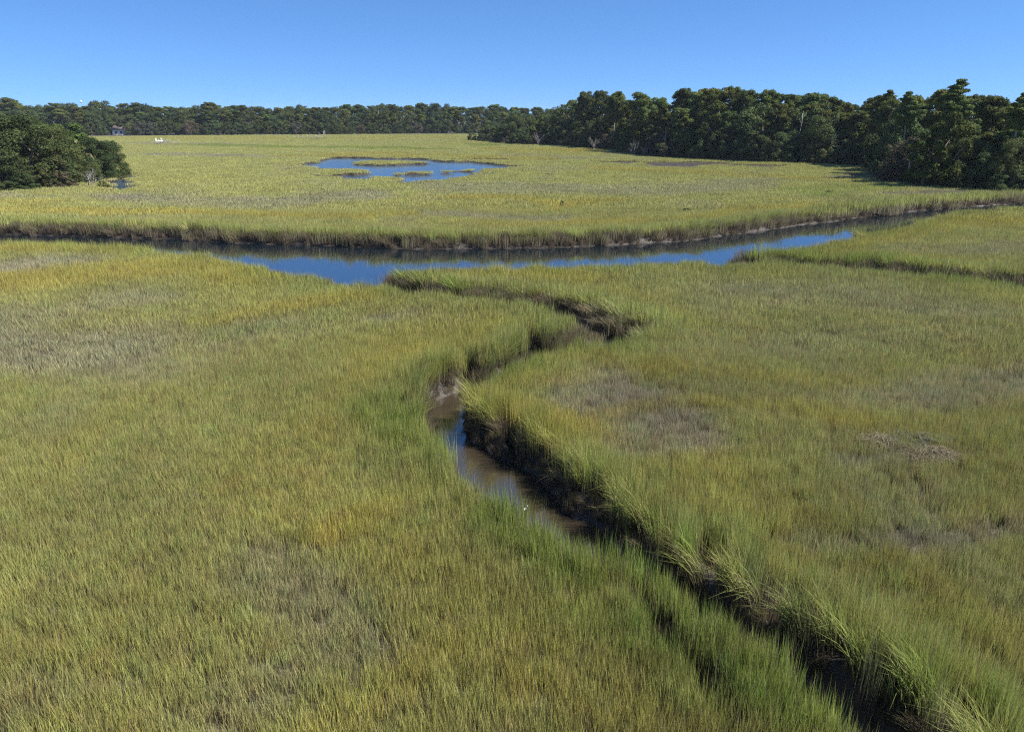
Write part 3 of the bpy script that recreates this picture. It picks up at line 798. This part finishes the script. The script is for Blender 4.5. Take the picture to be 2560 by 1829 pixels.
# --- right-hand wood
def zoneR(px):
    for lim, nm in ((1330, 'at the left end of the right wood'), (1480, 'in the right wood above the mud strip'),
                    (1600, 'in the right wood near the bleached limbs'), (1720, 'in the right wood by the mud flat'),
                    (1860, 'in the middle of the right wood'), (2000, 'in the right wood by the long pale trunk'),
                    (2140, 'in the right wood left of the dark bay'), (2240, 'in the dark bay of the right wood'), (2400, 'in the jutting right clump near the palm'), (9999, 'in the jutting clump at the photo edge')):
        if px < lim: return nm
random.seed(3)
def walk(px0, px1, step, dd):
    px = px0
    while px < px1:
        D = wood_front(px) + dd
        yield px, D
        px += max(4, step * FPX / D * (.8 + .4 * random.random()))
for px, D in walk(1225, 2660, 5.5, 18):           # tall row that makes the skyline
    D += random.uniform(-5, 4); top = interp(SKY_R, px) + (random.uniform(-7, -2) if random.random() < .14 else random.uniform(-1, 9))
    H = min(z_at(top, D), 24); x = float(x_at(px, D, H))
    k = 'pine' if (px > 1395 and random.random() < .9) else 'oak'
    if px < 1395: H = z_at(max(top, 268), D)
    plant(k, x, D, H, ('tall pine ' if k == 'pine' else 'rounded oak ') + 'on the skyline ' + zoneR(px), 'pine tree' if k == 'pine' else 'oak tree', 'tall trees along the skyline ' + zoneR(px), random.uniform(.95, 1.2))
for px, D in walk(1240, 2700, 6.0, 30):           # row behind
    top = interp(SKY_R, px) + random.uniform(4, 12); H = min(z_at(top, D), 24)
    plant('pine' if px > 1400 else 'oak', float(x_at(px, D, H)), D, H, 'pine in the back row ' + zoneR(px) if px > 1400 else 'oak in the back row ' + zoneR(px), 'pine tree' if px > 1400 else 'oak tree', 'back row trees ' + zoneR(px), 1.2)
for dd_ in (23, 38):
    for px, D in walk(1290, 2760, 6.5, dd_):
        H = random.uniform(9, 12); plant('oak', float(x_at(px, D, 5)), D, H, 'oak deep inside ' + zoneR(px).replace('in ', '', 1).replace('at ', '', 1), 'oak tree', 'inner oaks ' + zoneR(px), 1.1)
for px, D in walk(1215, 2660, 4.6, 9):            # middle row
    D += random.uniform(-2, 2); top = interp(SKY_R, px); b = 400
    f = random.uniform(.58, .86); H = z_at(top, D) * f; u = random.random()
    k = 'pine' if u < .55 else ('oak' if u < .9 else 'bright')
    plant(k, float(x_at(px, D, H * .6)), D, H, {'pine': 'mid-height pine ', 'oak': 'dark broad oak ', 'bright': 'yellow green tree '}[k] + 'standing half hidden ' + zoneR(px),
          {'pine': 'pine tree', 'oak': 'oak tree', 'bright': 'tree'}[k], 'middle row trees ' + zoneR(px), {'pine': 1.35, 'oak': .85, 'bright': 1.0}[k])
for px, D in walk(1180, 2640, 5.0, 3.5):            # marsh-edge row, foliage to the ground
    D += random.uniform(-1, 1.2); f = random.uniform(.34, .52); H = max(4.0, z_at(interp(SKY_R, px), D) * f); u = random.random()
    k = ('oakn' if D < 150 else 'oak') if u < .72 else ('mossy' if u < .85 else 'shrub')
    if px > 2240: H = random.uniform(6.0, 8.6)
    plant(k, float(x_at(px, D, 3)), D, H, {'oak': 'dark low oak ', 'oakn': 'dark low oak ', 'mossy': 'grey mossy oak ', 'shrub': 'grey green bush '}[k] + 'touching the marsh ' + zoneR(px),
          'bush' if k == 'shrub' else 'oak tree', 'marsh edge trees ' + zoneR(px), .95 if k != 'shrub' else 1.1)
for px, D in walk(1260, 2700, 5.0, 15):            # understory deep in the wood
    H = random.uniform(6, 9); plant('oak', float(x_at(px, D, 4)), D, H, 'shaded understory oak ' + zoneR(px), 'oak tree', 'understory trees ' + zoneR(px), 1.1)
for px, D in walk(1190, 2640, 4.2, .8):            # low bushes at the very edge
    if random.random() < .3: continue
    H = random.uniform(1.8, 4.2)
    plant('shrub' if random.random() < .5 else 'oak', float(x_at(px, D, 1)), D, H, 'low bush growing at the marsh edge ' + zoneR(px), 'bush', 'low marsh edge bushes ' + zoneR(px), 1.25)

# --- far tree line
def zoneL(px):
    for lim, nm in ((170, 'above the left oak clump'), (350, 'behind the white house'), (520, 'behind the boat on its lift'), (720, 'left of the old wooden dock'),
                    (880, 'behind the old wooden dock'), (1060, 'beyond the blue pond'), (9999, 'where the right wood begins')):
        if px < lim: return nm
random.seed(11)
def baseL(px): return 338.5 - 3.0 * (px > 850) - (1.5 if px > 1000 else 0)
def walkL(px0, px1, step, dd):
    px = px0
    while px < px1:
        D = float(ground(px, baseL(px), 0)[1]) + dd
        yield px, D
        px += step * FPX / D * (.8 + .4 * random.random())
for px, D in walkL(-60, 1420, 7.5, 26):
    D += random.uniform(-6, 6); H = z_at(interp(SKY_L, px) + (random.uniform(-6, -2) if random.random() < .16 else random.uniform(-1, 6)), D); k = 'pine' if random.random() < .6 else 'oak'
    plant(k, float(x_at(px, D, H)), D, H, ('tall pine ' if k == 'pine' else 'broad oak ') + 'on the far skyline ' + zoneL(px), 'pine tree' if k == 'pine' else 'oak tree', 'far skyline trees ' + zoneL(px), 1.5 if k == 'pine' else .85)
for px, D in walkL(-60, 1420, 9, 45):
    H = z_at(interp(SKY_L, px) + random.uniform(3, 7), D)
    plant('pine', float(x_at(px, D, H)), D, H, 'pine in the rear of the far tree line ' + zoneL(px), 'pine tree', 'rear trees of the far tree line ' + zoneL(px), 1.6)
for px, D in walkL(-60, 1400, 6.5, 12):
    D += random.uniform(-3, 3); u = random.random(); k = 'pine' if u < .4 else ('oak' if u < .88 else 'bright'); H = random.uniform(10.5, 15)
    plant(k, float(x_at(px, D, 6)), D, H, {'pine': 'mid-height pine ', 'oak': 'broad dark oak ', 'bright': 'light green tree '}[k] + 'in the far trees ' + zoneL(px),
          {'pine': 'pine tree', 'oak': 'oak tree', 'bright': 'tree'}[k], 'middle trees of the far tree line ' + zoneL(px), {'pine': 1.6, 'oak': .9, 'bright': 1.0}[k])
for px, D in walkL(180, 1260, 6.2, 3):
    D += random.uniform(-1.5, 1.5)
    if 272 < px < 322: continue
    H = random.uniform(5.5, 9); k = 'oak' if random.random() < .85 else 'mossy'
    plant(k, float(x_at(px, D, 4)), D, H, ('dark' if k == 'oak' else 'grey mossy') + ' oak in front of the far trees ' + zoneL(px), 'oak tree', 'front trees of the far tree line ' + zoneL(px), .95)
for px, D in walkL(190, 1240, 7.5, 0):
    if 268 < px < 325 or random.random() < .25: continue
    plant('oak', float(x_at(px, D, 1)), D, random.uniform(2.2, 4), 'low bush in front of the far tree line ' + zoneL(px), 'bush', 'low bushes of the far tree line ' + zoneL(px), 1.4)

# --- left clump (positions: px centre, base row, top row, kind)
def spot(px, pyb): 
    x, y = ground(px, pyb, 0); return float(x), float(y)
LC = [('oakn', 75, 468, 284, 1.28, 'large domed dark oak, tallest of the left clump', 0), ('oakn', -30, 466, 276, 1.25, 'large dark oak cut off by the left edge of the photo', 1),
      ('oakn', 138, 462, 312, .95, 'dark oak on the right shoulder of the tallest left oak', 2), ('bright', 190, 448, 306, 1.0, 'olive green tree behind the left clump, left of the drooping oak', 0),
      ('oakn', 240, 449, 340, 1.0, 'drooping grey green oak at the right end of the left clump', 1), ('oakn', 286, 445, 350, .8, 'airy rightmost oak of the left clump above the small blue pool', 0),
      ('oakn', 20, 477, 372, 1.15, 'very dark low oak in front at the left photo edge', 2), ('shrub', 145, 470, 388, 1.0, 'yellowish brown bush in front of the tallest left oak', 0),
      ('mossy', 160, 472, 424, 1.1, 'low grey bush left of the bare dead branches', 0), ('shrub', 95, 474, 420, 1.2, 'green bush between the low dark oak and the grey bush', 1),
      ('bright', 88, 474, 445, 1.4, 'low bright green bush at the foot of the left clump', 1), ('bright', 258, 470, 452, 1.8, 'low bright green bush beside the small blue pool', 0),
      ('oakn', 210, 458, 400, 1.3, 'round dark oak behind the bare dead branches', 1), ('oakn', 60, 478, 432, 1.6, 'low dark bush at the lower left of the left clump', 0),
      ('oak', 170, 455, 335, 1.0, 'dark oak in the middle of the left clump behind the yellowish bush', 3)]
for k, px, pb, pt, wide, lab, var in LC:
    x, y = spot(px, pb); H = z_at(pt, y)
    plant(k, x, y, H, lab, 'bush' if 'bush' in lab else ('tree' if 'olive' in lab else 'oak tree'), 'trees and bushes of the left clump', wide, var)

def thing1(name, me, px, pyb, label, cat, group=None, sc=1.0, rz=0, part='branches'):
    x, y = spot(px, pyb); r = empty(name, (x, y, 0), rz, sc); tag(r, label, cat, group); obj(part, me, r); return r
bm1 = bare_mesh(1, 3.6, .55); bm2 = bare_mesh(2, 4.5, .6); bm3 = bare_mesh(4, 6.5, .4)
thing1('dead_bush', bm1, 222, 470, 'bare grey dead bush at the foot of the left clump', 'dead bush', sc=1.15)
thing1('dead_bush', bm2, 1583, 391, 'bleached bare limbs at the marsh edge of the right wood', 'dead bush', sc=1.2)
thing1('dead_bush', bm2, 1610, 393, 'smaller bleached bare limbs just right of the bigger ones', 'dead bush', sc=.85, rz=2)
thing1('dead_tree', bm3, 1345, 365, 'pale leaning bare trunk at the left end of the right wood', 'dead tree', sc=.9)
thing1('dead_tree', bm3, 1483, 377, 'twin pale bare trunks under the right wood above the mud strip', 'dead tree', sc=.8, rz=1)
thing1('dead_bush', bm1, 1262, 361, 'bare grey twigs in front of the leftmost bushes of the right wood', 'dead bush', sc=1.0, rz=3)
# pale bare trunks showing in the wood
def snag(px, ptop, pbot, dd, label, r0=.13):
    D = wood_front(px) + dd; H = z_at(ptop, D); r = empty('bare_trunk', (float(x_at(px, D, H * .7)), D, 0)); tag(r, label, 'bare trunk')
    m = MB(); rr = np.random.default_rng(int(px)); limb(m, (0, 0, 0), (.3, 0, H), r0, r0 * .55, rr, 6, .03)
    limb(m, (.2, 0, H * .86), (.8, .2, H * .97), r0 * .4, r0 * .15, rr, 3, .1); limb(m, (.2, 0, H * .8), (-.5, -.2, H * .9), r0 * .4, r0 * .15, rr, 3, .1)
    obj('trunk', m.mesh('snag', M_palebark, True), r)
snag(1999, 283, 325, 4.6, 'long pale bare trunk standing clear in the middle of the right wood')
snag(1768, 318, 345, 4.4, 'short pale bare trunk low in the right wood')
snag(2171, 282, 325, 4.5, 'pale bare trunk left of the jutting clump')
snag(1662, 320, 346, 4.0, 'forked pale stump behind the dark mud flat', .2)

# landmark pine above the right clump
lm = layered_pine_mesh(9, 20, 9); D = wood_front(2400) + 9; H = z_at(200, D)
r = empty('pine_tree', (float(x_at(2396, D, 18)), D, 0), 0, H / 20); tag(r, 'tallest pine with tiered branches rising above the jutting right clump', 'pine tree'); obj('crown', lm[0], r); obj('trunk', lm[1], r)
lm2 = layered_pine_mesh(19, 20, 8)
for px, pt, lab in ((2216, 227, 'tiered pine with a flat knob top left of the jutting clump'), (2558, 234, 'tiered pine cut by the right photo edge on the skyline'), (2283, 231, 'spreading light green pine top between two skyline dips')):
    D = wood_front(px) + (14 if px < 2240 else 9); H = z_at(pt, D); r = empty('pine_tree', (float(x_at(px, D, 16)), D, 0), px * .7, H / 20); tag(r, lab, 'pine tree'); obj('crown', lm2[0], r); obj('trunk', lm2[1], r)
# round topped airy pines sticking out at the left end
for px, pt, lab, v in ((1460, 231, 'airy round-topped pine, leftmost tall one of the right wood', 4), (1707, 223, 'airy round-topped pine with sky showing through, left of the highest crowns', 4), (1545, 230, 'airy round-topped pine between two leafier crowns', 1)):
    D = wood_front(px) + 16; H = z_at(pt, D); plant('pine', float(x_at(px, D, H)), D, H, lab, 'pine tree', None, .95, v)
# bright tree in right clump
D = wood_front(2380) + 1.8
for px, Hh, lab in ((2375, 12.5, 'tall yellow green tree in the middle of the jutting right clump'), (2330, 9.5, 'shorter yellow green tree left of the taller one in the right clump')):
    plant('bright', float(x_at(px, D, 9)), D, Hh, lab, 'tree', None, .75, 0)
# palm
pc, pt_, pdd = palm_mesh(5.0); D = wood_front(2278) - .6
r = empty('palm_tree', (float(x_at(2278, D, 5)), D, 0), 0, 1.15); tag(r, 'small palm with drooping brown dead fronds at the left of the jutting clump', 'palm tree')
obj('crown', pc, r); obj('trunk', pt_, r); obj('dead_fronds', pdd, r)

# small shrubs out on the marsh
for px, pb, H, w, lab in ((1404, 524, .75, .45, 'small dark upright bush alone in the marsh beyond the river'), (1718, 532, .15, 1.7, 'low dark bush in the marsh right of the lone upright bush'),
                          (2068, 489, .35, 1.0, 'small dark green bush on the marsh near the jutting clump')):
    x, y = spot(px, pb); plant('shrub', x, y, H + .5, lab, 'bush', None, w, 0)

# ------------------------------------------------------------------ built things
M_white = simple('white_paint', (.68, .68, .67), .4, .04)
M_dark = simple('dark_rubber', (.03, .03, .035), .5, .1)
M_wood = simple('weathered_wood', (.30, .27, .24), .85, .25, 6)
M_roof = simple('roof_shingle', (.22, .17, .14), .85, .2, 4)
M_glass = simple('dark_window', (.03, .035, .045), .15, .1)
M_alu = simple('galvanised_metal', (.55, .56, .57), .4, .1, 3, 0, .6)

def hull(L=5.2, Wd=2.1, Hh=.95):
    m = MB(); n = 14; prof = []
    for i in range(n):
        t = i / (n - 1); w = Wd / 2 * (1 - max(0, (t - .5) / .5) ** 2.2 * .97); x = -L / 2 + L * t; sheer = .18 * t ** 2
        keel = .0 + .35 * max(0, (t - .75) / .25) ** 2
        prof.append([(x, -w * .0, keel), (x, -w * .75, keel + .22), (x, -w, Hh * .55 + sheer), (x, -w * 1.0, Hh + sheer), (x, -w * .86, Hh + sheer), (x, -w * .8, .42),
                     (x, w * .8, .42), (x, w * .86, Hh + sheer), (x, w, Hh + sheer), (x, w, Hh * .55 + sheer), (x, w * .75, keel + .22)])
    k = 11; v = np.array(prof).reshape(-1, 3); q = []
    for i in range(n - 1):
        for j in range(k):
            j2 = (j + 1) % k; q.append((i * k + j, i * k + j2, (i + 1) * k + j2, (i + 1) * k + j))
    t = [(0, j + 1, j) for j in range(1, k - 1)] + [((n - 1) * k, (n - 1) * k + j, (n - 1) * k + j + 1) for j in range(1, k - 1)]
    m.add(v, q, t); return m.mesh('boat_hull', M_white)
bx, by = spot(398, 358)
boat = empty('motor_boat', (bx, by, .35), math.radians(35), .62); tag(boat, 'small white motor boat held up on a lift in the far left marsh', 'boat')
obj('hull', hull(), boat)
m = MB(); m.box((-.2, 0, 1.15), (.7, .9, .9)); m.box((.12, 0, 1.65), (.05, .8, .35), 0, 0, -.3); obj('console', m.mesh('console', M_white), boat)
m = MB(); m.box((-2.75, 0, .95), (.4, .38, .55)); m.box((-2.8, 0, .4), (.18, .14, .9)); obj('outboard_motor', m.mesh('motor', M_dark), boat)
lift = empty('boat_lift', (bx, by, 0), math.radians(35)); tag(lift, 'four white posts and cross beams holding the white motor boat', 'boat lift')
for sx in (-1.1, 1.1):
    for sy in (-1.0, 1.0):
        m = MB(); m.tube([(sx, sy, -.8), (sx, sy, 2.1)], [.08, .08], 8); m.tube([(sx, sy, 2.1), (sx, sy, 2.2)], [.10, .03], 8); obj('post', m.mesh('post', M_white), lift)
    m = MB(); m.box((sx, 0, .28), (.14, 2.2, .14)); obj('cross_beam', m.mesh('beam', M_alu), lift)

dx, dy = spot(432, 358)
dk = empty('floating_dock', (dx, dy, 0), math.radians(-12)); tag(dk, 'grey floating dock with sloping gangway right of the white boat', 'dock')
m = MB()
for i in range(14): m.box((-2.6 + i * .38, 0, .62), (.34, 2.2, .06))
obj('deck', m.mesh('deck', M_wood), dk)
m = MB(); m.box((-.1, -1.05, .48), (5.6, .12, .22)); m.box((-.1, 1.05, .48), (5.6, .12, .22)); m.box((-.1, 0, .36), (5.2, 1.9, .2)); obj('frame', m.mesh('frame', M_wood), dk)
m = MB(); m.box((-4.6, 0, .75), (4.4, 1.1, .08), 0, 0, .10)
for s in (-.55, .55):
    m.box((-4.6, s, 1.30), (4.4, .05, .05), 0, 0, .10)
    for i in range(5): m.box((-6.5 + i * .95, s, 1.05), (.05, .05, .55))
obj('gangway', m.mesh('gangway', M_alu), dk)
for s in (-2.2, 2.2):
    m = MB(); m.tube([(s, 1.25, -.8), (s, 1.25, 1.6)], [.11, .10], 8); obj('piling', m.mesh('piling', M_wood), dk)

ex, ey = spot(772, 350)
dk = empty('wooden_dock', (ex, ey, 0), math.radians(4)); tag(dk, 'old grey wooden dock on posts below the middle of the far tree line', 'dock')
m = MB()
for i in range(32): m.box((-7.6 + i * .36, 2.0, 1.5), (.32, 1.1, .05))
obj('walkway', m.mesh('walkway', M_wood), dk)
m = MB()
for i in range(12): m.box((3.6 + i * .36, 1.0, 1.56), (.32, 3.2, .05))
obj('deck', m.mesh('deck', M_wood), dk)
for i in range(6):
    m = MB(); m.tube([(-7.4 + i * 2.2, 1.5, -.5), (-7.4 + i * 2.2, 1.5, 2.3)], [.1, .09], 6); obj('post', m.mesh('post', M_wood), dk)
for sx, sy, h in ((3.6, -.5, 2.4), (5.5, -.5, 2.4), (7.5, -.5, 4.2), (3.6, 2.5, 2.4), (7.5, 2.5, 4.2)):
    m = MB(); m.tube([(sx, sy, -.5), (sx, sy, h)], [.13, .12], 6); obj('post', m.mesh('post', M_wood), dk)
m = MB(); m.box((5.5, -.52, 2.25), (4.0, .06, .1)); m.box((5.5, 2.52, 2.25), (4.0, .06, .1)); m.box((-1.8, 1.5, 2.2), (11.2, .05, .08)); obj('rail', m.mesh('rail', M_wood), dk)

# house behind the oaks
hx, hy = spot(298, 338.5); hy += 5
hs = empty('house', (hx, hy, 0), math.radians(8)); tag(hs, 'low white house under dark oaks at the far left tree line', 'house')
def wall_with(m, L, Hh, y, t, opens):
    xs = -L / 2
    for (a, b, z0, z1) in opens:
        m.box(((xs + a) / 2, y, Hh / 2), (a - xs, t, Hh)); m.box(((a + b) / 2, y, z0 / 2), (b - a, t, z0)) if z0 > .05 else None
        m.box(((a + b) / 2, y, (z1 + Hh) / 2), (b - a, t, Hh - z1)); xs = b
    m.box(((xs + L / 2) / 2, y, Hh / 2), (L / 2 - xs, t, Hh))
m = MB(); op = [(-4.6, -3.2, .9, 2.2), (-1.6, -.2, .9, 2.2), (.8, 1.8, 0, 2.2), (3.0, 4.6, .9, 2.2)]
wall_with(m, 12, 3, 0, .2, op); m.box((0, 7, 1.5), (12, .2, 3)); m.box((-5.9, 3.5, 1.5), (.2, 6.8, 3)); m.box((5.9, 3.5, 1.5), (.2, 6.8, 3))
obj('wall', m.mesh('wall', M_white), hs)
for a, b, z0, z1 in op:
    m = MB(); m.box(((a + b) / 2, .06, (z0 + z1) / 2), (b - a, .04, z1 - z0)); w = obj('door' if z0 == 0 else 'window', m.mesh('pane', M_glass), hs)
    m = MB()
    for xx in (a, b): m.box((xx, -.12, (z0 + z1) / 2), (.1, .05, z1 - z0 + .1))
    m.box(((a + b) / 2, -.12, z1 + .03), (b - a + .2, .05, .1)); obj('frame', m.mesh('frame', M_white), w)
m = MB(); v = [(-6.6, -.8, 2.95), (6.6, -.8, 2.95), (6.6, 7.8, 2.95), (-6.6, 7.8, 2.95), (-6.0, 3.5, 5.4), (6.0, 3.5, 5.4)]
m.add(v, [(0, 1, 5, 4), (2, 3, 4, 5), (0, 3, 2, 1)], [(1, 2, 5), (3, 0, 4)]); obj('roof', m.mesh('roof', M_roof), hs)
m = MB(); m.box((3.5, -1.8, .55), (5, 2.8, .12)); m.box((3.5, -3.2, 1.05), (5, .06, .08)); obj('porch_deck', m.mesh('porch', M_white), hs)
for i in range(5):
    m = MB(); m.box((1.1 + i * 1.2, -3.1, .75), (.12, .12, 1.5)); obj('porch_post', m.mesh('porch_post', M_white), hs)

# balloon over the far trees
def ico(r, n=2):
    import bmesh
    b = bmesh.new(); bmesh.ops.create_icosphere(b, subdivisions=n, radius=r); return b
D = 620.0; me = bpy.data.meshes.new('balloon'); b = ico(.85, 3)
for v in b.verts:
    if v.co.z < 0: v.co.x *= 1 - .35 * (v.co.z / .85) ** 2; v.co.y *= 1 - .35 * (v.co.z / .85) ** 2; v.co.z *= 1.25
b.to_mesh(me); b.free(); me.materials.append(M_white); [setattr(p, 'use_smooth', True) for p in me.polygons]
r = empty('balloon', (float(x_at(202, D, 22)), D, z_at(254, D))); tag(r, 'tiny white round balloon in the sky just above the far left trees', 'balloon')
obj('envelope', me, r)
m = MB(); m.tube([(0, 0, -1.05), (0.02, 0, -1.5), (-.05, 0, -2.2)], [.02, .015, .015], 5); m.tube([(0, 0, -1.15), (0, 0, -1.0)], [.1, .03], 8); obj('neck', m.mesh('neck', M_white), r)

# buoy on the river
x, y = ground(905, 611, WL); r = empty('float', (float(x), float(y), WL)); tag(r, 'small pale round float on the river below the far bank', 'float')
me = bpy.data.meshes.new('float_ball'); b = ico(.16, 2); b.to_mesh(me); b.free(); me.materials.append(simple('pale_float', (.6, .5, .42), .5, .1)); [setattr(p, 'use_smooth', True) for p in me.polygons]
o = obj('ball', me, r, (0, 0, .06)); m = MB(); m.tube([(0, 0, .2), (0, 0, .27)], [.035, .03], 6); obj('eyelet', m.mesh('eyelet', M_dark), r)

# crumpled white scrap by the creek
x, y = ground(1313, 1272, -.35); x, y = float(x), float(y)
me = bpy.data.meshes.new('scrap'); b = ico(.05, 3)
for v in b.verts:
    k = 1 + .5 * math.sin(v.co.x * 90) * math.cos(v.co.y * 70 + v.co.z * 60); v.co *= k; v.co.z *= .7
b.to_mesh(me); 
for v in b.verts: v.co = v.co * .55 + Vector((.075, .05, .09))
me2 = bpy.data.meshes.new('scrap2'); b.to_mesh(me2); b.free(); me.materials.append(M_white); me2.materials.append(M_white)
r = empty('litter', (x, y, -.35)); tag(r, 'small crumpled white scrap caught among grass tips at the creek edge', 'litter')
obj('scrap', me, r); obj('scrap', me2, r)

# flattened dead reeds
def wrack(px, py, rx, ry, n, label, seed):
    r = np.random.default_rng(seed); cx, cy = spot(px, py); mb = MB()
    a = r.random(n) * 6.283; q = np.sqrt(r.random(n)); X = np.cos(a) * q * rx; Y = np.sin(a) * q * ry
    bump = .02 + .42 * fbm(X * 1.1 + 50, Y * 1.1 + 50, seed, 3)
    for i in range(n):
        th = r.random() * 6.283; L = .35 + .55 * r.random(); z0 = bump[i] * (.6 + .8 * r.random()); dz = r.normal() * .12
        d = np.array((math.cos(th), math.sin(th), 0)); s_ = np.array((-d[1], d[0], 0)) * .009; c = np.array((X[i], Y[i], z0))
        p0 = c - d * L / 2; p1 = c + np.array((0, 0, .05 + .06 * r.random())) + s_ * 6 * r.normal(); p2 = c + d * L / 2 + np.array((0, 0, dz))
        mb.add([p0 - s_, p0 + s_, p1 + s_, p1 - s_, p2 + s_ * .5, p2 - s_ * .5], [(0, 1, 2, 3), (3, 2, 4, 5)], None, np.full(6, r.random()))
    root = empty('dead_reed_mat', (cx, cy, 0)); tag(root, label, 'dead reeds', 'mats of flattened dead reeds'); obj('reeds', mb.mesh('reeds', M_straw), root)
M_straw = leaf_mat('dead_straw', (.055, .045, .03), (.25, .215, .15), .08, .15, (1.15,))
REEDS = [(2310, 1150, 1.0, .75, 700, 'largest tangled mat of grey dead reeds in the right-hand marsh'), (2185, 1122, .55, .4, 300, 'smaller mat of dead reeds left of the largest one'),
         (2265, 1118, .8, .6, 560, 'dead reeds heaped at the upper edge of the largest mat'), (2350, 1112, .4, .3, 120, 'small tuft of dead reeds right of the largest mat')]
for i, a in enumerate(REEDS): wrack(*a[:5], a[5], 400 + i)

# ------------------------------------------------------------------ haze
HAZE = 0.00008
if HAZE > 0:
    m, nt, nn, L = new_mat('haze_air'); out = N(nt, 'ShaderNodeOutputMaterial'); pv = N(nt, 'ShaderNodeVolumePrincipled')
    pv.inputs['Color'].default_value = (.75, .85, 1, 1); pv.inputs['Density'].default_value = HAZE; L.new(pv.outputs[0], out.inputs['Volume'])
    mb = MB(); mb.box((0, 0, 15), (6400, 6400, 36)); o = obj('haze', mb.mesh('haze', m)); tag(o, 'thin blue haze in front of the far trees', 'haze', kind='stuff')

# ------------------------------------------------------------------ light and sky
SUN_EL = math.radians(50); SUN_AZ = math.radians(102)      # azimuth clockwise from +Y
w = bpy.data.worlds.new('World'); scene.world = w; w.use_nodes = True
nt = w.node_tree; nt.nodes.clear()
sky = nt.nodes.new('ShaderNodeTexSky'); sky.sky_type = 'NISHITA'; sky.sun_disc = False
sky.sun_elevation = SUN_EL; sky.sun_rotation = SUN_AZ; sky.air_density = .7; sky.dust_density = 0; sky.ozone_density = 8.0; sky.altitude = 0
tcw = nt.nodes.new('ShaderNodeTexCoord'); va = nt.nodes.new('ShaderNodeVectorMath'); va.operation = 'ADD'; va.inputs[1].default_value = (0, 0, .10)
vn = nt.nodes.new('ShaderNodeVectorMath'); vn.operation = 'NORMALIZE'
nt.links.new(tcw.outputs['Generated'], va.inputs[0]); nt.links.new(va.outputs[0], vn.inputs[0]); nt.links.new(vn.outputs[0], sky.inputs[0])
bg = nt.nodes.new('ShaderNodeBackground'); bg.inputs['Strength'].default_value = .081
wo = nt.nodes.new('ShaderNodeOutputWorld')
hsv = nt.nodes.new('ShaderNodeHueSaturation'); hsv.inputs['Saturation'].default_value = 1.08
nt.links.new(sky.outputs[0], hsv.inputs['Color']); nt.links.new(hsv.outputs[0], bg.inputs[0]); nt.links.new(bg.outputs[0], wo.inputs[0])
sd = bpy.data.lights.new('sun', 'SUN'); sd.energy = 4.3; sd.angle = math.radians(.5); sd.color = (1, .95, .87)
so = bpy.data.objects.new('sun', sd); col.objects.link(so)
dirv = Vector((math.sin(SUN_AZ) * math.cos(SUN_EL), math.cos(SUN_AZ) * math.cos(SUN_EL), math.sin(SUN_EL)))
so.rotation_euler = (-dirv).to_track_quat('-Z', 'Y').to_euler(); so.location = dirv * 100

cd = bpy.data.cameras.new('camera'); co = bpy.data.objects.new('camera', cd); col.objects.link(co)
co.location = (0, 0, CAM_H); co.rotation_euler = (math.pi / 2 - PITCH, 0, 0)
cd.sensor_width = 36; cd.lens = 36 * FPX / 2560; cd.clip_end = 20000; cd.clip_start = .1
scene.camera = co
vs = scene.view_settings; vs.view_transform = 'Standard'; vs.look = 'None'; vs.exposure = 1.18; vs.gamma = 1
scene.cycles.use_denoising = False; scene.cycles.sample_clamp_indirect = 4.0; scene.cycles.filter_width = 1.2; scene.cycles.max_bounces = 6; scene.cycles.diffuse_bounces = 3; scene.cycles.glossy_bounces = 2; scene.cycles.transmission_bounces = 3
